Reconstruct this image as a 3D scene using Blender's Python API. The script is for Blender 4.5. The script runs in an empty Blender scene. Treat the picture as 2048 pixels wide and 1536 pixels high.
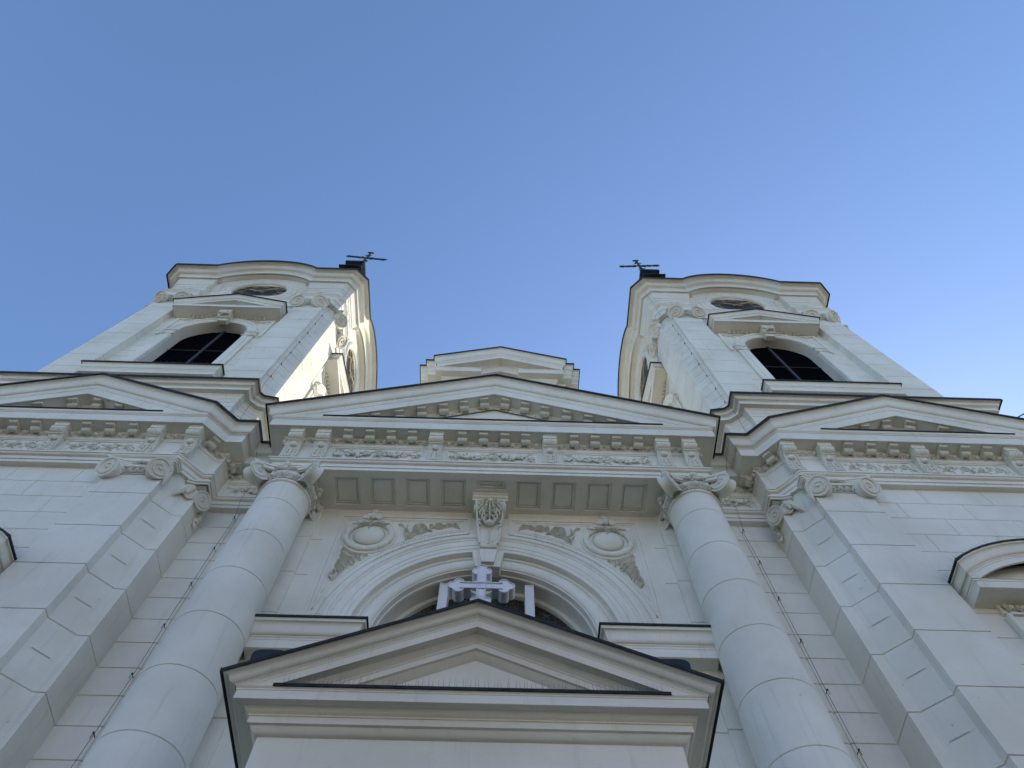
import bpy, bmesh, math, random
from mathutils import Vector, Matrix
R = math.radians
sc = bpy.context.scene
rnd = random.Random(7)

# ------------------------------------------------------------------ camera, sky, sun
cam_d = bpy.data.cameras.new("camera"); cam = bpy.data.objects.new("camera", cam_d)
sc.collection.objects.link(cam); sc.camera = cam
cam_d.sensor_fit = 'HORIZONTAL'; cam_d.sensor_width = 36.0
cam_d.lens = 1427.0 / 2048.0 * 36.0
cam_d.clip_start = 0.05; cam_d.clip_end = 6000
_p, _y, _r = R(67.67), R(1.674), R(0.0428)
_f = Vector((math.sin(_y)*math.cos(_p), math.cos(_y)*math.cos(_p), math.sin(_p)))
_r0 = Vector((math.cos(_y), -math.sin(_y), 0)); _u0 = _r0.cross(_f)
_rt = math.cos(_r)*_r0 + math.sin(_r)*_u0; _up = -math.sin(_r)*_r0 + math.cos(_r)*_u0
m = Matrix.Identity(4)
for i in range(3):
    m[i][0] = _rt[i]; m[i][1] = _up[i]; m[i][2] = -_f[i]
m[0][3] = 0.235
cam.matrix_world = m
GROUND = -1.6                      # the camera stands at eye height above the square

SUN_AZ = 36.0                      # degrees from +Y (behind the church) towards +X
SUN_EL = 30.0
w = bpy.data.worlds.new("World"); sc.world = w; w.use_nodes = True
nt = w.node_tree; bg = nt.nodes["Background"]
sky = nt.nodes.new("ShaderNodeTexSky"); sky.sky_type = 'NISHITA'; sky.sun_disc = False
sky.sun_elevation = R(SUN_EL); sky.sun_rotation = R(SUN_AZ)
sky.air_density = 1.0; sky.dust_density = 0.75; sky.ozone_density = 4.6; sky.altitude = 80
nt.links.new(sky.outputs[0], bg.inputs[0]); bg.inputs[1].default_value = 0.15
sd = bpy.data.lights.new("sun", 'SUN'); sd.energy = 3.0; sd.angle = R(0.5); sd.color = (1.0, 0.88, 0.69)
so = bpy.data.objects.new("sun", sd); sc.collection.objects.link(so)
_sv = Vector((math.sin(R(SUN_AZ))*math.cos(R(SUN_EL)), math.cos(R(SUN_AZ))*math.cos(R(SUN_EL)), math.sin(R(SUN_EL))))
so.rotation_euler = _sv.to_track_quat('Z', 'Y').to_euler()
so.location = _sv*200
sc.view_settings.view_transform = 'Standard'; sc.view_settings.look = 'None'
sc.view_settings.exposure = 0.93; sc.view_settings.gamma = 1.0
sc.render.engine = 'CYCLES'
sc.cycles.max_bounces = 8; sc.cycles.diffuse_bounces = 5

# ------------------------------------------------------------------ materials
def new_mat(name):
    mt = bpy.data.materials.new(name); mt.use_nodes = True
    return mt, mt.node_tree, mt.node_tree.nodes["Principled BSDF"]

def simple(name, col, rough=0.6, metal=0.0, bump=0.0, scale=30.0, var=0.0, spec=0.4):
    mt, t, b = new_mat(name)
    b.inputs["Base Color"].default_value = (*col, 1); b.inputs["Roughness"].default_value = rough
    b.inputs["Metallic"].default_value = metal; b.inputs["Specular IOR Level"].default_value = spec
    tc = t.nodes.new("ShaderNodeTexCoord"); n = t.nodes.new("ShaderNodeTexNoise")
    n.inputs["Scale"].default_value = scale; n.inputs["Detail"].default_value = 5
    t.links.new(tc.outputs["Object"], n.inputs["Vector"])
    if var > 0:
        mx = t.nodes.new("ShaderNodeMixRGB"); mx.blend_type = 'MULTIPLY'; mx.inputs[0].default_value = 1
        mx.inputs[1].default_value = (*col, 1)
        r = t.nodes.new("ShaderNodeMapRange"); r.inputs[1].default_value = .3; r.inputs[2].default_value = .7
        r.inputs[3].default_value = 1-var; r.inputs[4].default_value = 1+var
        t.links.new(n.outputs[0], r.inputs[0]); t.links.new(r.outputs[0], mx.inputs[2])
        t.links.new(mx.outputs[0], b.inputs["Base Color"])
    if bump > 0:
        bp = t.nodes.new("ShaderNodeBump"); bp.inputs["Strength"].default_value = .6; bp.inputs["Distance"].default_value = bump
        t.links.new(n.outputs[0], bp.inputs["Height"]); t.links.new(bp.outputs[0], b.inputs["Normal"])
    return mt

def stucco_mat(name, c1, c2, speck=0.5, streak=0.5):
    """painted lime render: two close tones in clouds, faint rain streaks, a few dark specks, grainy bump"""
    mt, t, b = new_mat(name); N = t.nodes.new; L = t.links.new
    tc = N("ShaderNodeTexCoord")
    n1 = N("ShaderNodeTexNoise"); n1.inputs["Scale"].default_value = 0.55; n1.inputs["Detail"].default_value = 6; n1.inputs["Roughness"].default_value = .6
    L(tc.outputs["Object"], n1.inputs["Vector"])
    r1 = N("ShaderNodeMapRange"); r1.inputs[1].default_value = .38; r1.inputs[2].default_value = .62; L(n1.outputs[0], r1.inputs[0])
    mix = N("ShaderNodeMixRGB"); mix.inputs[1].default_value = (*c1, 1); mix.inputs[2].default_value = (*c2, 1); L(r1.outputs[0], mix.inputs[0])
    # streaks: noise stretched along the vertical
    mp = N("ShaderNodeMapping"); mp.inputs["Scale"].default_value = (5.0, 5.0, 0.35); L(tc.outputs["Object"], mp.inputs["Vector"])
    n2 = N("ShaderNodeTexNoise"); n2.inputs["Scale"].default_value = 1.6; n2.inputs["Detail"].default_value = 7; n2.inputs["Roughness"].default_value = .65
    L(mp.outputs[0], n2.inputs["Vector"])
    r2 = N("ShaderNodeMapRange"); r2.inputs[1].default_value = .56; r2.inputs[2].default_value = .78; r2.inputs[3].default_value = 1; r2.inputs[4].default_value = 1-.34*streak
    L(n2.outputs[0], r2.inputs[0])
    m2 = N("ShaderNodeMixRGB"); m2.blend_type = 'MULTIPLY'; m2.inputs[0].default_value = 1
    L(mix.outputs[0], m2.inputs[1]); L(r2.outputs[0], m2.inputs[2])
    # specks: dead insects, web knots, tiny chips
    v = N("ShaderNodeTexVoronoi"); v.inputs["Scale"].default_value = 2.7; L(tc.outputs["Object"], v.inputs["Vector"])
    n3 = N("ShaderNodeTexNoise"); n3.inputs["Scale"].default_value = 40; L(tc.outputs["Object"], n3.inputs["Vector"])
    ad = N("ShaderNodeMath"); ad.operation = 'MULTIPLY_ADD'; ad.inputs[1].default_value = .05; L(n3.outputs[0], ad.inputs[0]); L(v.outputs["Distance"], ad.inputs[2])
    r3 = N("ShaderNodeMapRange"); r3.inputs[1].default_value = .050; r3.inputs[2].default_value = .068; r3.inputs[3].default_value = 1-.75*speck; r3.inputs[4].default_value = 1
    L(ad.outputs[0], r3.inputs[0])
    m3 = N("ShaderNodeMixRGB"); m3.blend_type = 'MULTIPLY'; m3.inputs[0].default_value = 1
    L(m2.outputs[0], m3.inputs[1]); L(r3.outputs[0], m3.inputs[2])
    L(m3.outputs[0], b.inputs["Base Color"])
    b.inputs["Roughness"].default_value = .78; b.inputs["Specular IOR Level"].default_value = .25
    n4 = N("ShaderNodeTexNoise"); n4.inputs["Scale"].default_value = 55; n4.inputs["Detail"].default_value = 6; L(tc.outputs["Object"], n4.inputs["Vector"])
    n5 = N("ShaderNodeTexNoise"); n5.inputs["Scale"].default_value = 4; n5.inputs["Detail"].default_value = 3; L(tc.outputs["Object"], n5.inputs["Vector"])
    bp = N("ShaderNodeBump"); bp.inputs["Strength"].default_value = .35; bp.inputs["Distance"].default_value = .004; L(n4.outputs[0], bp.inputs["Height"])
    bp2 = N("ShaderNodeBump"); bp2.inputs["Strength"].default_value = .35; bp2.inputs["Distance"].default_value = .02; L(n5.outputs[0], bp2.inputs["Height"]); L(bp.outputs[0], bp2.inputs["Normal"])
    L(bp2.outputs[0], b.inputs["Normal"])
    return mt

M = {}
M['stucco'] = stucco_mat("painted_render", (.79, .77, .685), (.695, .67, .58))
M['relief'] = stucco_mat("painted_plaster_relief", (.75, .73, .63), (.63, .61, .51), speck=.3, streak=.3)
M['groove'] = simple("joint_mortar", (.46, .44, .39), .9, bump=.002, scale=60, var=.2)
M['metal'] = simple("dark_sheet_metal", (.020, .022, .019), .6, .1, bump=.004, scale=9, var=.6, spec=.3)
M['wire'] = simple("spike_wire", (.20, .21, .22), .4, .6)
M['void'] = simple("dark_interior", (.006, .006, .007), 1.0, spec=0)
M['net'] = simple("net_dark_sheet", (.004, .004, .005), 1.0, var=.4, scale=14, spec=0)  # near-black: the unlit belfry behind the net is put into its colour
M['bar'] = simple("grey_window_bar", (.04, .043, .05), .8, var=.15)
M['white_paint'] = simple("white_mullion_paint", (.66, .67, .66), .5, var=.06, scale=3)
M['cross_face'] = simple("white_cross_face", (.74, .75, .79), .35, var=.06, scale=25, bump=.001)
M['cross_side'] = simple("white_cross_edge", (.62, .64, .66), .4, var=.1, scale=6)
M['gold'] = simple("gilding", (.60, .47, .22), .4, .6)
M['dial'] = simple("clock_dial", (.016, .017, .020), .35, .2, var=.5, scale=6)
M['iron'] = simple("wrought_iron", (.028, .036, .030), .6, .3)
M['roofcopper'] = simple("tower_roof_sheet", (.03, .035, .032), .5, .4, bump=.004, scale=4, var=.4)
M['plastic'] = simple("black_lamp_housing", (.012, .013, .015), .45, var=.3, scale=12)
M['cable'] = simple("cable_sheath", (.02, .02, .022), .6)

# glazing: dark glass with lead lattice relief
def glazing():
    mt, t, b = new_mat("leaded_dark_glass"); N = t.nodes.new; L = t.links.new
    tc = N("ShaderNodeTexCoord"); v = N("ShaderNodeTexVoronoi"); v.feature = 'DISTANCE_TO_EDGE'; v.inputs["Scale"].default_value = 9
    mp = N("ShaderNodeMapping"); mp.inputs["Scale"].default_value = (1, .01, 1.6); L(tc.outputs["Object"], mp.inputs[0]); L(mp.outputs[0], v.inputs["Vector"])
    r = N("ShaderNodeMapRange"); r.inputs[1].default_value = .02; r.inputs[2].default_value = .07; L(v.outputs[0], r.inputs[0])
    mx = N("ShaderNodeMixRGB"); mx.inputs[1].default_value = (.14, .12, .09, 1); mx.inputs[2].default_value = (.006, .006, .007, 1)
    L(r.outputs[0], mx.inputs[0]); L(mx.outputs[0], b.inputs["Base Color"]); b.inputs["Roughness"].default_value = .3
    return mt
M['glass'] = glazing()

def paving():
    mt, t, b = new_mat("square_paving"); N = t.nodes.new; L = t.links.new
    tc = N("ShaderNodeTexCoord"); br = N("ShaderNodeTexBrick"); br.inputs["Scale"].default_value = .6
    br.inputs["Color1"].default_value = (.10, .088, .065, 1); br.inputs["Color2"].default_value = (.085, .075, .055, 1); br.inputs["Mortar"].default_value = (.09, .08, .06, 1)
    br.inputs["Mortar Size"].default_value = .01
    L(tc.outputs["Object"], br.inputs["Vector"]); L(br.outputs[0], b.inputs["Base Color"]); b.inputs["Roughness"].default_value = .85
    return mt
M['paving'] = paving()

# ------------------------------------------------------------------ mesh builder
class MB:
    def __init__(s): s.v = []; s.f = []; s.mi = []; s.mats = []; s.M = Matrix.Identity(4); s.cur = 0
    def mat(s, name):
        if name not in s.mats: s.mats.append(name)
        s.cur = s.mats.index(name); return s
    def add(s, pts, faces):
        b = len(s.v); flip = s.M.to_3x3().determinant() < 0
        for p in pts: s.v.append(tuple(s.M @ Vector(p)))
        for f in faces:
            f = [b+i for i in f]
            if flip: f.reverse()
            s.f.append(f); s.mi.append(s.cur)
    def grid(s, rows, closed_u=False, closed_v=False):
        n = len(rows); k = len(rows[0]); pts = [p for r in rows for p in r]; F = []
        for i in range(n if closed_u else n-1):
            for j in range(k if closed_v else k-1):
                a = i*k+j; b = i*k+(j+1) % k; c = ((i+1) % n)*k+(j+1) % k; d = ((i+1) % n)*k+j
                F.append((a, b, c, d))
        s.add(pts, F)
    def poly(s, pts): s.add(pts, [tuple(range(len(pts)))])
    def box(s, x0, y0, z0, x1, y1, z1, bev=0):
        P = [(x0, y0, z0), (x1, y0, z0), (x1, y1, z0), (x0, y1, z0), (x0, y0, z1), (x1, y0, z1), (x1, y1, z1), (x0, y1, z1)]
        s.add(P, [(0, 3, 2, 1), (4, 5, 6, 7), (0, 1, 5, 4), (1, 2, 6, 5), (2, 3, 7, 6), (3, 0, 4, 7)])
    def prism(s, prof, x0, x1):
        """closed side profile [(y,z)] extruded along x"""
        n = len(prof)
        P = [(x0, a, b) for a, b in prof]+[(x1, a, b) for a, b in prof]
        s.add(P, [tuple(range(n))[::-1], tuple(range(n, 2*n))]+[(i, (i+1) % n, n+(i+1) % n, n+i) for i in range(n)])
    def slab(s, poly, y0, y1):
        """closed outline [(x,z)] extruded along y"""
        n = len(poly)
        P = [(a, y0, b) for a, b in poly]+[(a, y1, b) for a, b in poly]
        s.add(P, [tuple(range(n)), tuple(range(n, 2*n))[::-1]]+[(i, n+i, n+(i+1) % n, (i+1) % n) for i in range(n)])
    def plate(s, poly, z0, z1):
        """closed outline [(x,y)] extruded along z"""
        n = len(poly)
        P = [(a, b, z0) for a, b in poly]+[(a, b, z1) for a, b in poly]
        s.add(P, [tuple(range(n))[::-1], tuple(range(n, 2*n))]+[(i, (i+1) % n, n+(i+1) % n, n+i) for i in range(n)])
    def tube(s, pts, r, n=6, r1=None, cap=True, flat=None):
        pts = [Vector(p) for p in pts]; k = len(pts); rows = []
        for i, p in enumerate(pts):
            t = (pts[min(i+1, k-1)]-pts[max(i-1, 0)]).normalized()
            ref = Vector((0, 1, 0)) if abs(t.y) < .9 else Vector((1, 0, 0))
            a = t.cross(ref).normalized(); b = t.cross(a)
            rr = r if not isinstance(r, (list, tuple)) else r[i]
            if r1 is not None: rr = r+(r1-r)*i/(k-1)
            fl = 1 if flat is None else flat
            rows.append([tuple(p+a*rr*math.cos(2*math.pi*j/n)+b*rr*fl*math.sin(2*math.pi*j/n)) for j in range(n)])
        s.grid(rows, closed_v=True)
        if cap:
            s.add(rows[0], [tuple(range(n))[::-1]]); s.add(rows[-1], [tuple(range(n))])
    def ell(s, c, r, nu=8, nv=6):
        if not isinstance(r, (list, tuple)): r = (r, r, r)
        rows = []
        for i in range(nv+1):
            th = math.pi*i/nv
            rows.append([(c[0]+r[0]*math.sin(th)*math.cos(2*math.pi*j/nu), c[1]+r[1]*math.sin(th)*math.sin(2*math.pi*j/nu), c[2]+r[2]*math.cos(th)) for j in range(nu)])
        s.grid(rows, closed_v=True)
    def lathe(s, prof, c=(0, 0), n=48, a0=0, a1=2*math.pi):
        full = abs(a1-a0-2*math.pi) < 1e-6; k = n if full else n+1
        rows = [[(c[0]+r*math.cos(a0+(a1-a0)*j/n), c[1]+r*math.sin(a0+(a1-a0)*j/n), z) for j in range(k)] for r, z in prof]
        s.grid(rows, closed_v=full)
    def sweep(s, prof, path, dirs=None, closed=False):
        """moulding profile [(out,z)] along a plan path [(x,y)]; out grows to the right-hand side of travel, mitred"""
        D = dirs or mitres(path, closed)
        rows = [[(x+d[0]*o, y+d[1]*o, z) for o, z in prof] for (x, y), d in zip(path, D)]
        s.grid(rows, closed_u=closed)
    def build(s, name, mat='stucco', parent=None, smooth=True, ang=32, coll=None):
        me = bpy.data.meshes.new(name); me.from_pydata(s.v, [], s.f)
        if not s.mats: s.mats = [mat]
        for mn in s.mats: me.materials.append(M[mn])
        for p, i in zip(me.polygons, s.mi): p.material_index = i
        bm = bmesh.new(); bm.from_mesh(me)
        bmesh.ops.remove_doubles(bm, verts=bm.verts, dist=1e-5)
        bmesh.ops.recalc_face_normals(bm, faces=bm.faces)
        if smooth:
            lim = R(ang)
            for f in bm.faces: f.smooth = True
            for e in bm.edges:
                e.smooth = len(e.link_faces) == 2 and e.calc_face_angle(0) < lim
        bm.to_mesh(me); bm.free(); me.update()
        o = bpy.data.objects.new(name, me); sc.collection.objects.link(o)
        if parent: o.parent = parent
        return o

def mitres(path, closed=False):
    n = len(path); T = []
    for i in range(n if closed else n-1):
        a = path[i]; b = path[(i+1) % n]; l = math.hypot(b[0]-a[0], b[1]-a[1]); T.append(((b[1]-a[1])/l, -(b[0]-a[0])/l))
    D = []
    for i in range(n):
        if closed: p, q = T[i-1], T[i]
        else: p, q = T[max(i-1, 0)], T[min(i, n-2)]
        dt = 1+p[0]*q[0]+p[1]*q[1]; D.append(((p[0]+q[0])/dt, (p[1]+q[1])/dt))
    return D

def empty(name, loc=(0, 0, 0), parent=None):
    o = bpy.data.objects.new(name, None); o.location = loc; o.empty_display_size = .5
    sc.collection.objects.link(o)
    if parent: o.parent = parent
    return o
def tag(o, label=None, cat=None, group=None, kind=None):
    if label: o['label'] = label
    if cat: o['category'] = cat
    if group: o['group'] = group
    if kind: o['kind'] = kind
    return o
def copy_to(o, parent, mat):
    c = o.copy(); sc.collection.objects.link(c); c.parent = parent; c.matrix_parent_inverse = Matrix.Identity(4); c.matrix_basis = mat
    return c
def T(x, y, z, rz=0, s=1, sx=None):
    m = Matrix.Translation((x, y, z)) @ Matrix.Rotation(rz, 4, 'Z')
    if sx is not None: m = m @ Matrix.Diagonal((sx, 1, 1, 1))
    return m @ Matrix.Scale(s, 4) if s != 1 else m

# profile pieces
def arc(cx, cz, r, a0, a1, n=6): return [(cx+r*math.cos(R(a0+(a1-a0)*i/n)), cz+r*math.sin(R(a0+(a1-a0)*i/n))) for i in range(n+1)]
def cyma(o0, z0, o1, z1, n=12):
    """crown moulding: fillet, round belly below, hollow above, lip"""
    k = (z1-z0)*.07; P = [(o0, z0), (o0, z0+k)]; a, b = o0+(o1-o0)*.08, o1-(o1-o0)*.10; c, d = z0+k, z1-(z1-z0)*.10
    for i in range(n+1):
        t = i/n; P.append((a+(b-a)*(t+.10*math.sin(2*math.pi*t)), c+(d-c)*(.12*t+.88*(.5-.5*math.cos(math.pi*t)))))
    return P+[(o1, d), (o1, z1)]
def ovolo(o0, z0, o1, z1, n=5):
    return [(o0+(o1-o0)*math.sin(math.pi/2*i/n), z0+(z1-z0)*(1-math.cos(math.pi/2*i/n))) for i in range(n+1)]
def cavetto(o0, z0, o1, z1, n=5):
    return [(o0+(o1-o0)*(1-math.cos(math.pi/2*i/n)), z0+(z1-z0)*math.sin(math.pi/2*i/n)) for i in range(n+1)]
def wallprof(z0, z1, joints, g=.013, d=.022):
    P = [(0, z0)]
    for z in sorted(joints):
        if z0+.03 < z < z1-.03: P += [(0, z-g), (-d, z-g*.4), (-d, z+g*.4), (0, z+g)]
    return P+[(0, z1)]

def eggs(mb, p0, p1, z, h=.10, sp=.19, out=.05, egg_r=None):
    out *= 1.35
    """egg and dart ornament on a straight run from p0 to p1 (plan points), outward to the right"""
    x0, y0 = p0; x1, y1 = p1; L = math.hypot(x1-x0, y1-y0); n = max(1, int(round(L/sp))); tx, ty = (x1-x0)/L, (y1-y0)/L; nx, ny = ty, -tx
    base = mb.M.copy()
    for i in range(n):
        q = (i+.5)*L/n
        mb.M = base @ Matrix(((tx, -nx, 0, x0+tx*q), (ty, -ny, 0, y0+ty*q), (0, 0, 1, z), (0, 0, 0, 1)))
        e = sp*.24
        mb.ell((0, -out*.55, h*.48), (e, out*.8, h*.46), 7, 5)
        mb.tube([(-e*1.35, -out*.35, h), (-e*1.4, -out*.4, h*.45), (-e*.7, -out*.35, .0), (0, -out*.35, -h*.06), (e*.7, -out*.35, .0), (e*1.4, -out*.4, h*.45), (e*1.35, -out*.35, h)], h*.08, 4)
        xm = L/n*.5
        mb.add([(xm-e*.55, -out*.15, h), (xm, -out*.75, h), (xm+e*.55, -out*.15, h), (xm, -out*.1, 0), (xm, -out*.8, h*.5)],
               [(0, 3, 4), (0, 4, 1), (1, 4, 2), (2, 4, 3)])
    mb.M = base

def spiral_disc(mb, Rr, turns=2.1, side=1, tubr=.022, y=0):
    """volute face in the xz plane at depth y: spiral ridge and eye"""
    pts = []; n = int(turns*18)
    for i in range(n+1):
        t = i/n; a = math.pi/2+side*turns*2*math.pi*t; r = Rr*(1-t)**.85*.93+Rr*.13
        pts.append((r*math.cos(a), y, r*math.sin(a)))
    mb.tube(pts, [tubr*(1-.55*i/n) for i in range(n+1)], 5)
    mb.ell((0, y, 0), (Rr*.2, Rr*.12, Rr*.2), 10, 6)

def volute(mb, c, ang, Rr, th, waist=.75, side=1, both=True, tilt=0):
    """scroll with horizontal axis; the axis points along plan angle ang"""
    base = mb.M.copy()
    mb.M = base @ Matrix.Translation(c) @ Matrix.Rotation(ang+math.pi/2, 4, 'Z') @ Matrix.Rotation(R(tilt), 4, 'X')     # local -y is the face normal
    rows = []
    for k in range(7):
        t = k/6; y = -th/2+th*t; r = Rr*(1-(1-waist)*(math.sin(math.pi*t)))
        rows.append([(r*math.cos(2*math.pi*j/28), y, r*math.sin(2*math.pi*j/28)) for j in range(28)])
    mb.grid(rows, closed_v=True)
    for y, sgn in ((-th/2, -1), (th/2, 1)):
        ring = [(Rr*math.cos(2*math.pi*j/28), y, Rr*math.sin(2*math.pi*j/28)) for j in range(28)]
        inn = [(Rr*.86*math.cos(2*math.pi*j/28), y-sgn*.0, Rr*.86*math.sin(2*math.pi*j/28)) for j in range(28)]
        inn2 = [(Rr*.80*math.cos(2*math.pi*j/28), y-sgn*Rr*.09, Rr*.80*math.sin(2*math.pi*j/28)) for j in range(28)]
        mb.grid([ring, inn, inn2], closed_v=True)
        mb.add(inn2, [tuple(range(28))])
        if both or sgn < 0: spiral_disc(mb, Rr*.80, 1.35, side*(-sgn), Rr*.13, y-sgn*Rr*.08)
    mb.M = base

def blobs(mb, c, n, rx, rz, r0=.025, r1=.05, dep=.03, rg=rnd):
    for i in range(n):
        a = rg.uniform(0, 6.28); q = math.sqrt(rg.uniform(0, 1)); r = rg.uniform(r0, r1)
        mb.ell((c[0]+rx*q*math.cos(a), c[1]-dep*rg.uniform(.2, 1), c[2]+rz*q*math.sin(a)), (r, r*.8, r), 6, 4)
def rosette(mb, c, r, petals=5, d=.03):
    for i in range(petals):
        a = 2*math.pi*i/petals+.3
        mb.ell((c[0]+r*.6*math.cos(a), c[1]-d*.4, c[2]+r*.6*math.sin(a)), (r*.42, d*.8, r*.42), 6, 4)
    mb.ell((c[0], c[1]-d, c[2]), (r*.28, d*.7, r*.28), 6, 4)
def leafcurl(mb, p, a, L, wd, bend, y, tall=.03, n=9):
    """raised acanthus strip in the xz plane: from p in direction a (deg), curling by bend (deg)"""
    x, z = p; rows = []; an = R(a)
    for i in range(n+1):
        t = i/n; wv = wd*(math.sin(math.pi*min(1, .15+t*.95))**.7)*(1-.55*t)+.004
        tx, tz = math.cos(an), math.sin(an)
        hgt = tall*(.35+.65*math.sin(math.pi*(.1+.85*t)))
        rows.append([(x-tz*wv, y, z+tx*wv), (x-tz*wv*.55, y-hgt*.8, z+tx*wv*.55), (x, y-hgt*.55, z), (x+tz*wv*.55, y-hgt, z-tx*wv*.55), (x+tz*wv, y, z-tx*wv)])
        x += tx*L/n; z += tz*L/n; an += R(bend)/n
    mb.grid(rows)
    return (x, z)
SP_UP = [[(-2.01, 13.42), (-1.92, 13.41), (-1.85, 13.26), (-1.84, 13.08), (-1.77, 12.97), (-1.69, 12.96), (-1.6, 13.08), (-1.47, 13.13), (-1.33, 13.24)], [(-1.78, 12.87), (-1.77, 12.95), (-1.69, 13.03), (-1.6, 13.12), (-1.49, 13.19)], [(-1.8, 13.42), (-1.81, 13.29), (-1.76, 13.15), (-1.66, 13.06)], [(-1.67, 13.09), (-1.67, 13.24), (-1.64, 13.39), (-1.54, 13.46)], [(-1.63, 13.09), (-1.62, 13.27), (-1.57, 13.4), (-1.45, 13.43), (-1.36, 13.34)], [(-1.58, 13.09), (-1.56, 13.27), (-1.48, 13.34), (-1.35, 13.25), (-1.24, 13.21)], [(-1.52, 13.1), (-1.48, 13.23), (-1.4, 13.28), (-1.31, 13.21)], [(-1.34, 13.22), (-1.29, 13.32), (-1.19, 13.38), (-1.1, 13.34), (-1.01, 13.33)], [(-1.33, 13.41), (-1.26, 13.42), (-1.17, 13.32), (-1.08, 13.31)], [(-1.2, 13.47), (-1.09, 13.46), (-0.98, 13.38), (-0.88, 13.4)], [(-0.99, 13.42), (-0.9, 13.46), (-0.81, 13.43), (-0.65, 13.35)], [(-0.83, 13.47), (-0.75, 13.48), (-0.67, 13.41)]]
SP_LOW = [[(-3.07, 11.47), (-3.03, 11.51), (-2.99, 11.63), (-3.04, 11.72), (-3.08, 11.68), (-3.1, 11.6)], [(-3.09, 11.53), (-3.11, 11.61), (-3.07, 11.72), (-3.0, 11.78), (-2.93, 11.68), (-2.93, 11.63)], [(-3.08, 11.88), (-3.01, 11.89), (-2.93, 11.81), (-2.89, 11.72)], [(-3.08, 11.94), (-3.01, 11.96), (-2.91, 11.89), (-2.87, 11.79)], [(-3.07, 12.06), (-2.99, 12.08), (-2.92, 11.99), (-2.87, 11.86), (-2.82, 11.89)], [(-3.04, 12.19), (-2.94, 12.14), (-2.87, 12.04), (-2.84, 11.91), (-2.8, 11.94)], [(-3.05, 12.49), (-2.97, 12.46), (-2.87, 12.36), (-2.76, 12.31), (-2.66, 12.29), (-2.5, 12.29)], [(-3.05, 12.38), (-2.97, 12.3), (-2.88, 12.2), (-2.8, 12.18), (-2.69, 12.21)], [(-3.05, 12.25), (-2.97, 12.22), (-2.81, 12.07), (-2.77, 11.97), (-2.71, 12.0)], [(-3.07, 12.46), (-3.0, 12.3), (-2.92, 12.22)], [(-2.67, 12.31), (-2.66, 12.21), (-2.61, 12.13), (-2.59, 12.24), (-2.48, 12.3)], [(-2.71, 12.05), (-2.76, 12.12), (-2.72, 12.21)]]

def stroke(mb, pts, wd, y, tall):
    """raised leaf ribbon through the given (x, z) points, widest before the middle, tip curled up"""
    P = [Vector((p[0], 0, p[1])) for p in pts]; Q = []
    ext = [P[0]*2-P[1]]+P+[P[-1]*2-P[-2]]
    for i in range(1, len(ext)-2):
        for k in range(5):
            t = k/5; a, b, c, d = ext[i-1:i+3]
            Q.append(.5*((2*b)+(c-a)*t+(2*a-5*b+4*c-d)*t*t+(3*b-a-3*c+d)*t**3))
    Q.append(P[-1]); n = len(Q)-1; rows = []
    for i, p in enumerate(Q):
        t = i/n; tg = (Q[min(i+1, n)]-Q[max(i-1, 0)]).normalized(); nx, nz = -tg.z, tg.x
        wv = wd*(.35+.65*math.sin(math.pi*min(1, .12+.95*t))); hg = tall*(.45+.55*math.sin(math.pi*(.15+.8*t)))
        rows.append([(p.x+nx*wv, y, p.z+nz*wv), (p.x+nx*wv*.7, y-hg*.75, p.z+nz*wv*.7), (p.x+nx*wv*.2, y-hg*.55, p.z+nz*wv*.2), (p.x-nx*wv*.35, y-hg, p.z-nz*wv*.35), (p.x-nx*wv*.85, y-hg*.7, p.z-nz*wv*.85), (p.x-nx*wv, y, p.z-nz*wv)])
    mb.grid(rows)
def cut_below(o, z, up=True):
    bm = bmesh.new(); bm.from_mesh(o.data)
    bmesh.ops.bisect_plane(bm, geom=bm.verts[:]+bm.edges[:]+bm.faces[:], plane_co=(0, 0, z), plane_no=(0, 0, 1), clear_inner=True)
    bm.to_mesh(o.data); bm.free(); return o
def hexpts(r, n, c=(0, 0), a0=0): return [(c[0]+r*math.cos(a0+2*math.pi*i/n), c[1]+r*math.sin(a0+2*math.pi*i/n)) for i in range(n)]

# ================================================================== THE CHURCH
CH = empty("church", (0, 9, GROUND)); CH.location = (0, 0, 0)
tag(CH, "white baroque church front with two clock towers, giant columns and pediments against blue sky", "church")

YE = 7.94                     # face of the architrave over columns and wings
HC = 4.92                     # half width of the central break of the entablature
ZA, ZF, ZS = 14.02, 14.35, 15.38   # architrave bottom, frieze bottom, cornice soffit
RK = 0.43                     # rake of the big pediments
APX = 18.42                   # top of the central pediment
PC, PW = 10.45, 3.35          # centre and half width of the side wings (entablature corner)

# horizontal part of the great entablature (out, z)
LOW = [(0, ZA), (0, 14.12), (.025, 14.125), (.025, 14.245), (.05, 14.25)]+ovolo(.05, 14.25, .10, 14.30)+[(.125, 14.305), (.125, 14.35), (0, 14.36)]
FRI = [(0, 14.36), (0, 15.09), (.02, 15.10), (.02, 15.12), (.035, 15.15), (.035, 15.18), (.05, 15.19), (.06, 15.30), (.085, 15.31), (.085, 15.345), (.10, ZS)]
COR = [(.10, ZS), (.395, ZS), (.395, ZS-.02), (.42, ZS-.02), (.42, 15.67), (.435, 15.675), (.435, 15.70), (.46, 15.72), (0, 15.721)]
LEDGE = [(.46, 15.72), (.48, 15.765), (.48, 15.80)]
def crown_line(o, v, H, apx, rake): return apx+v-rake*(H+o)
CY = cyma(.46, -.40, .63, -.055, 12)+[(.635, -.05), (.635, -.02)]                 # (out, v) relative to the raking top

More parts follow.
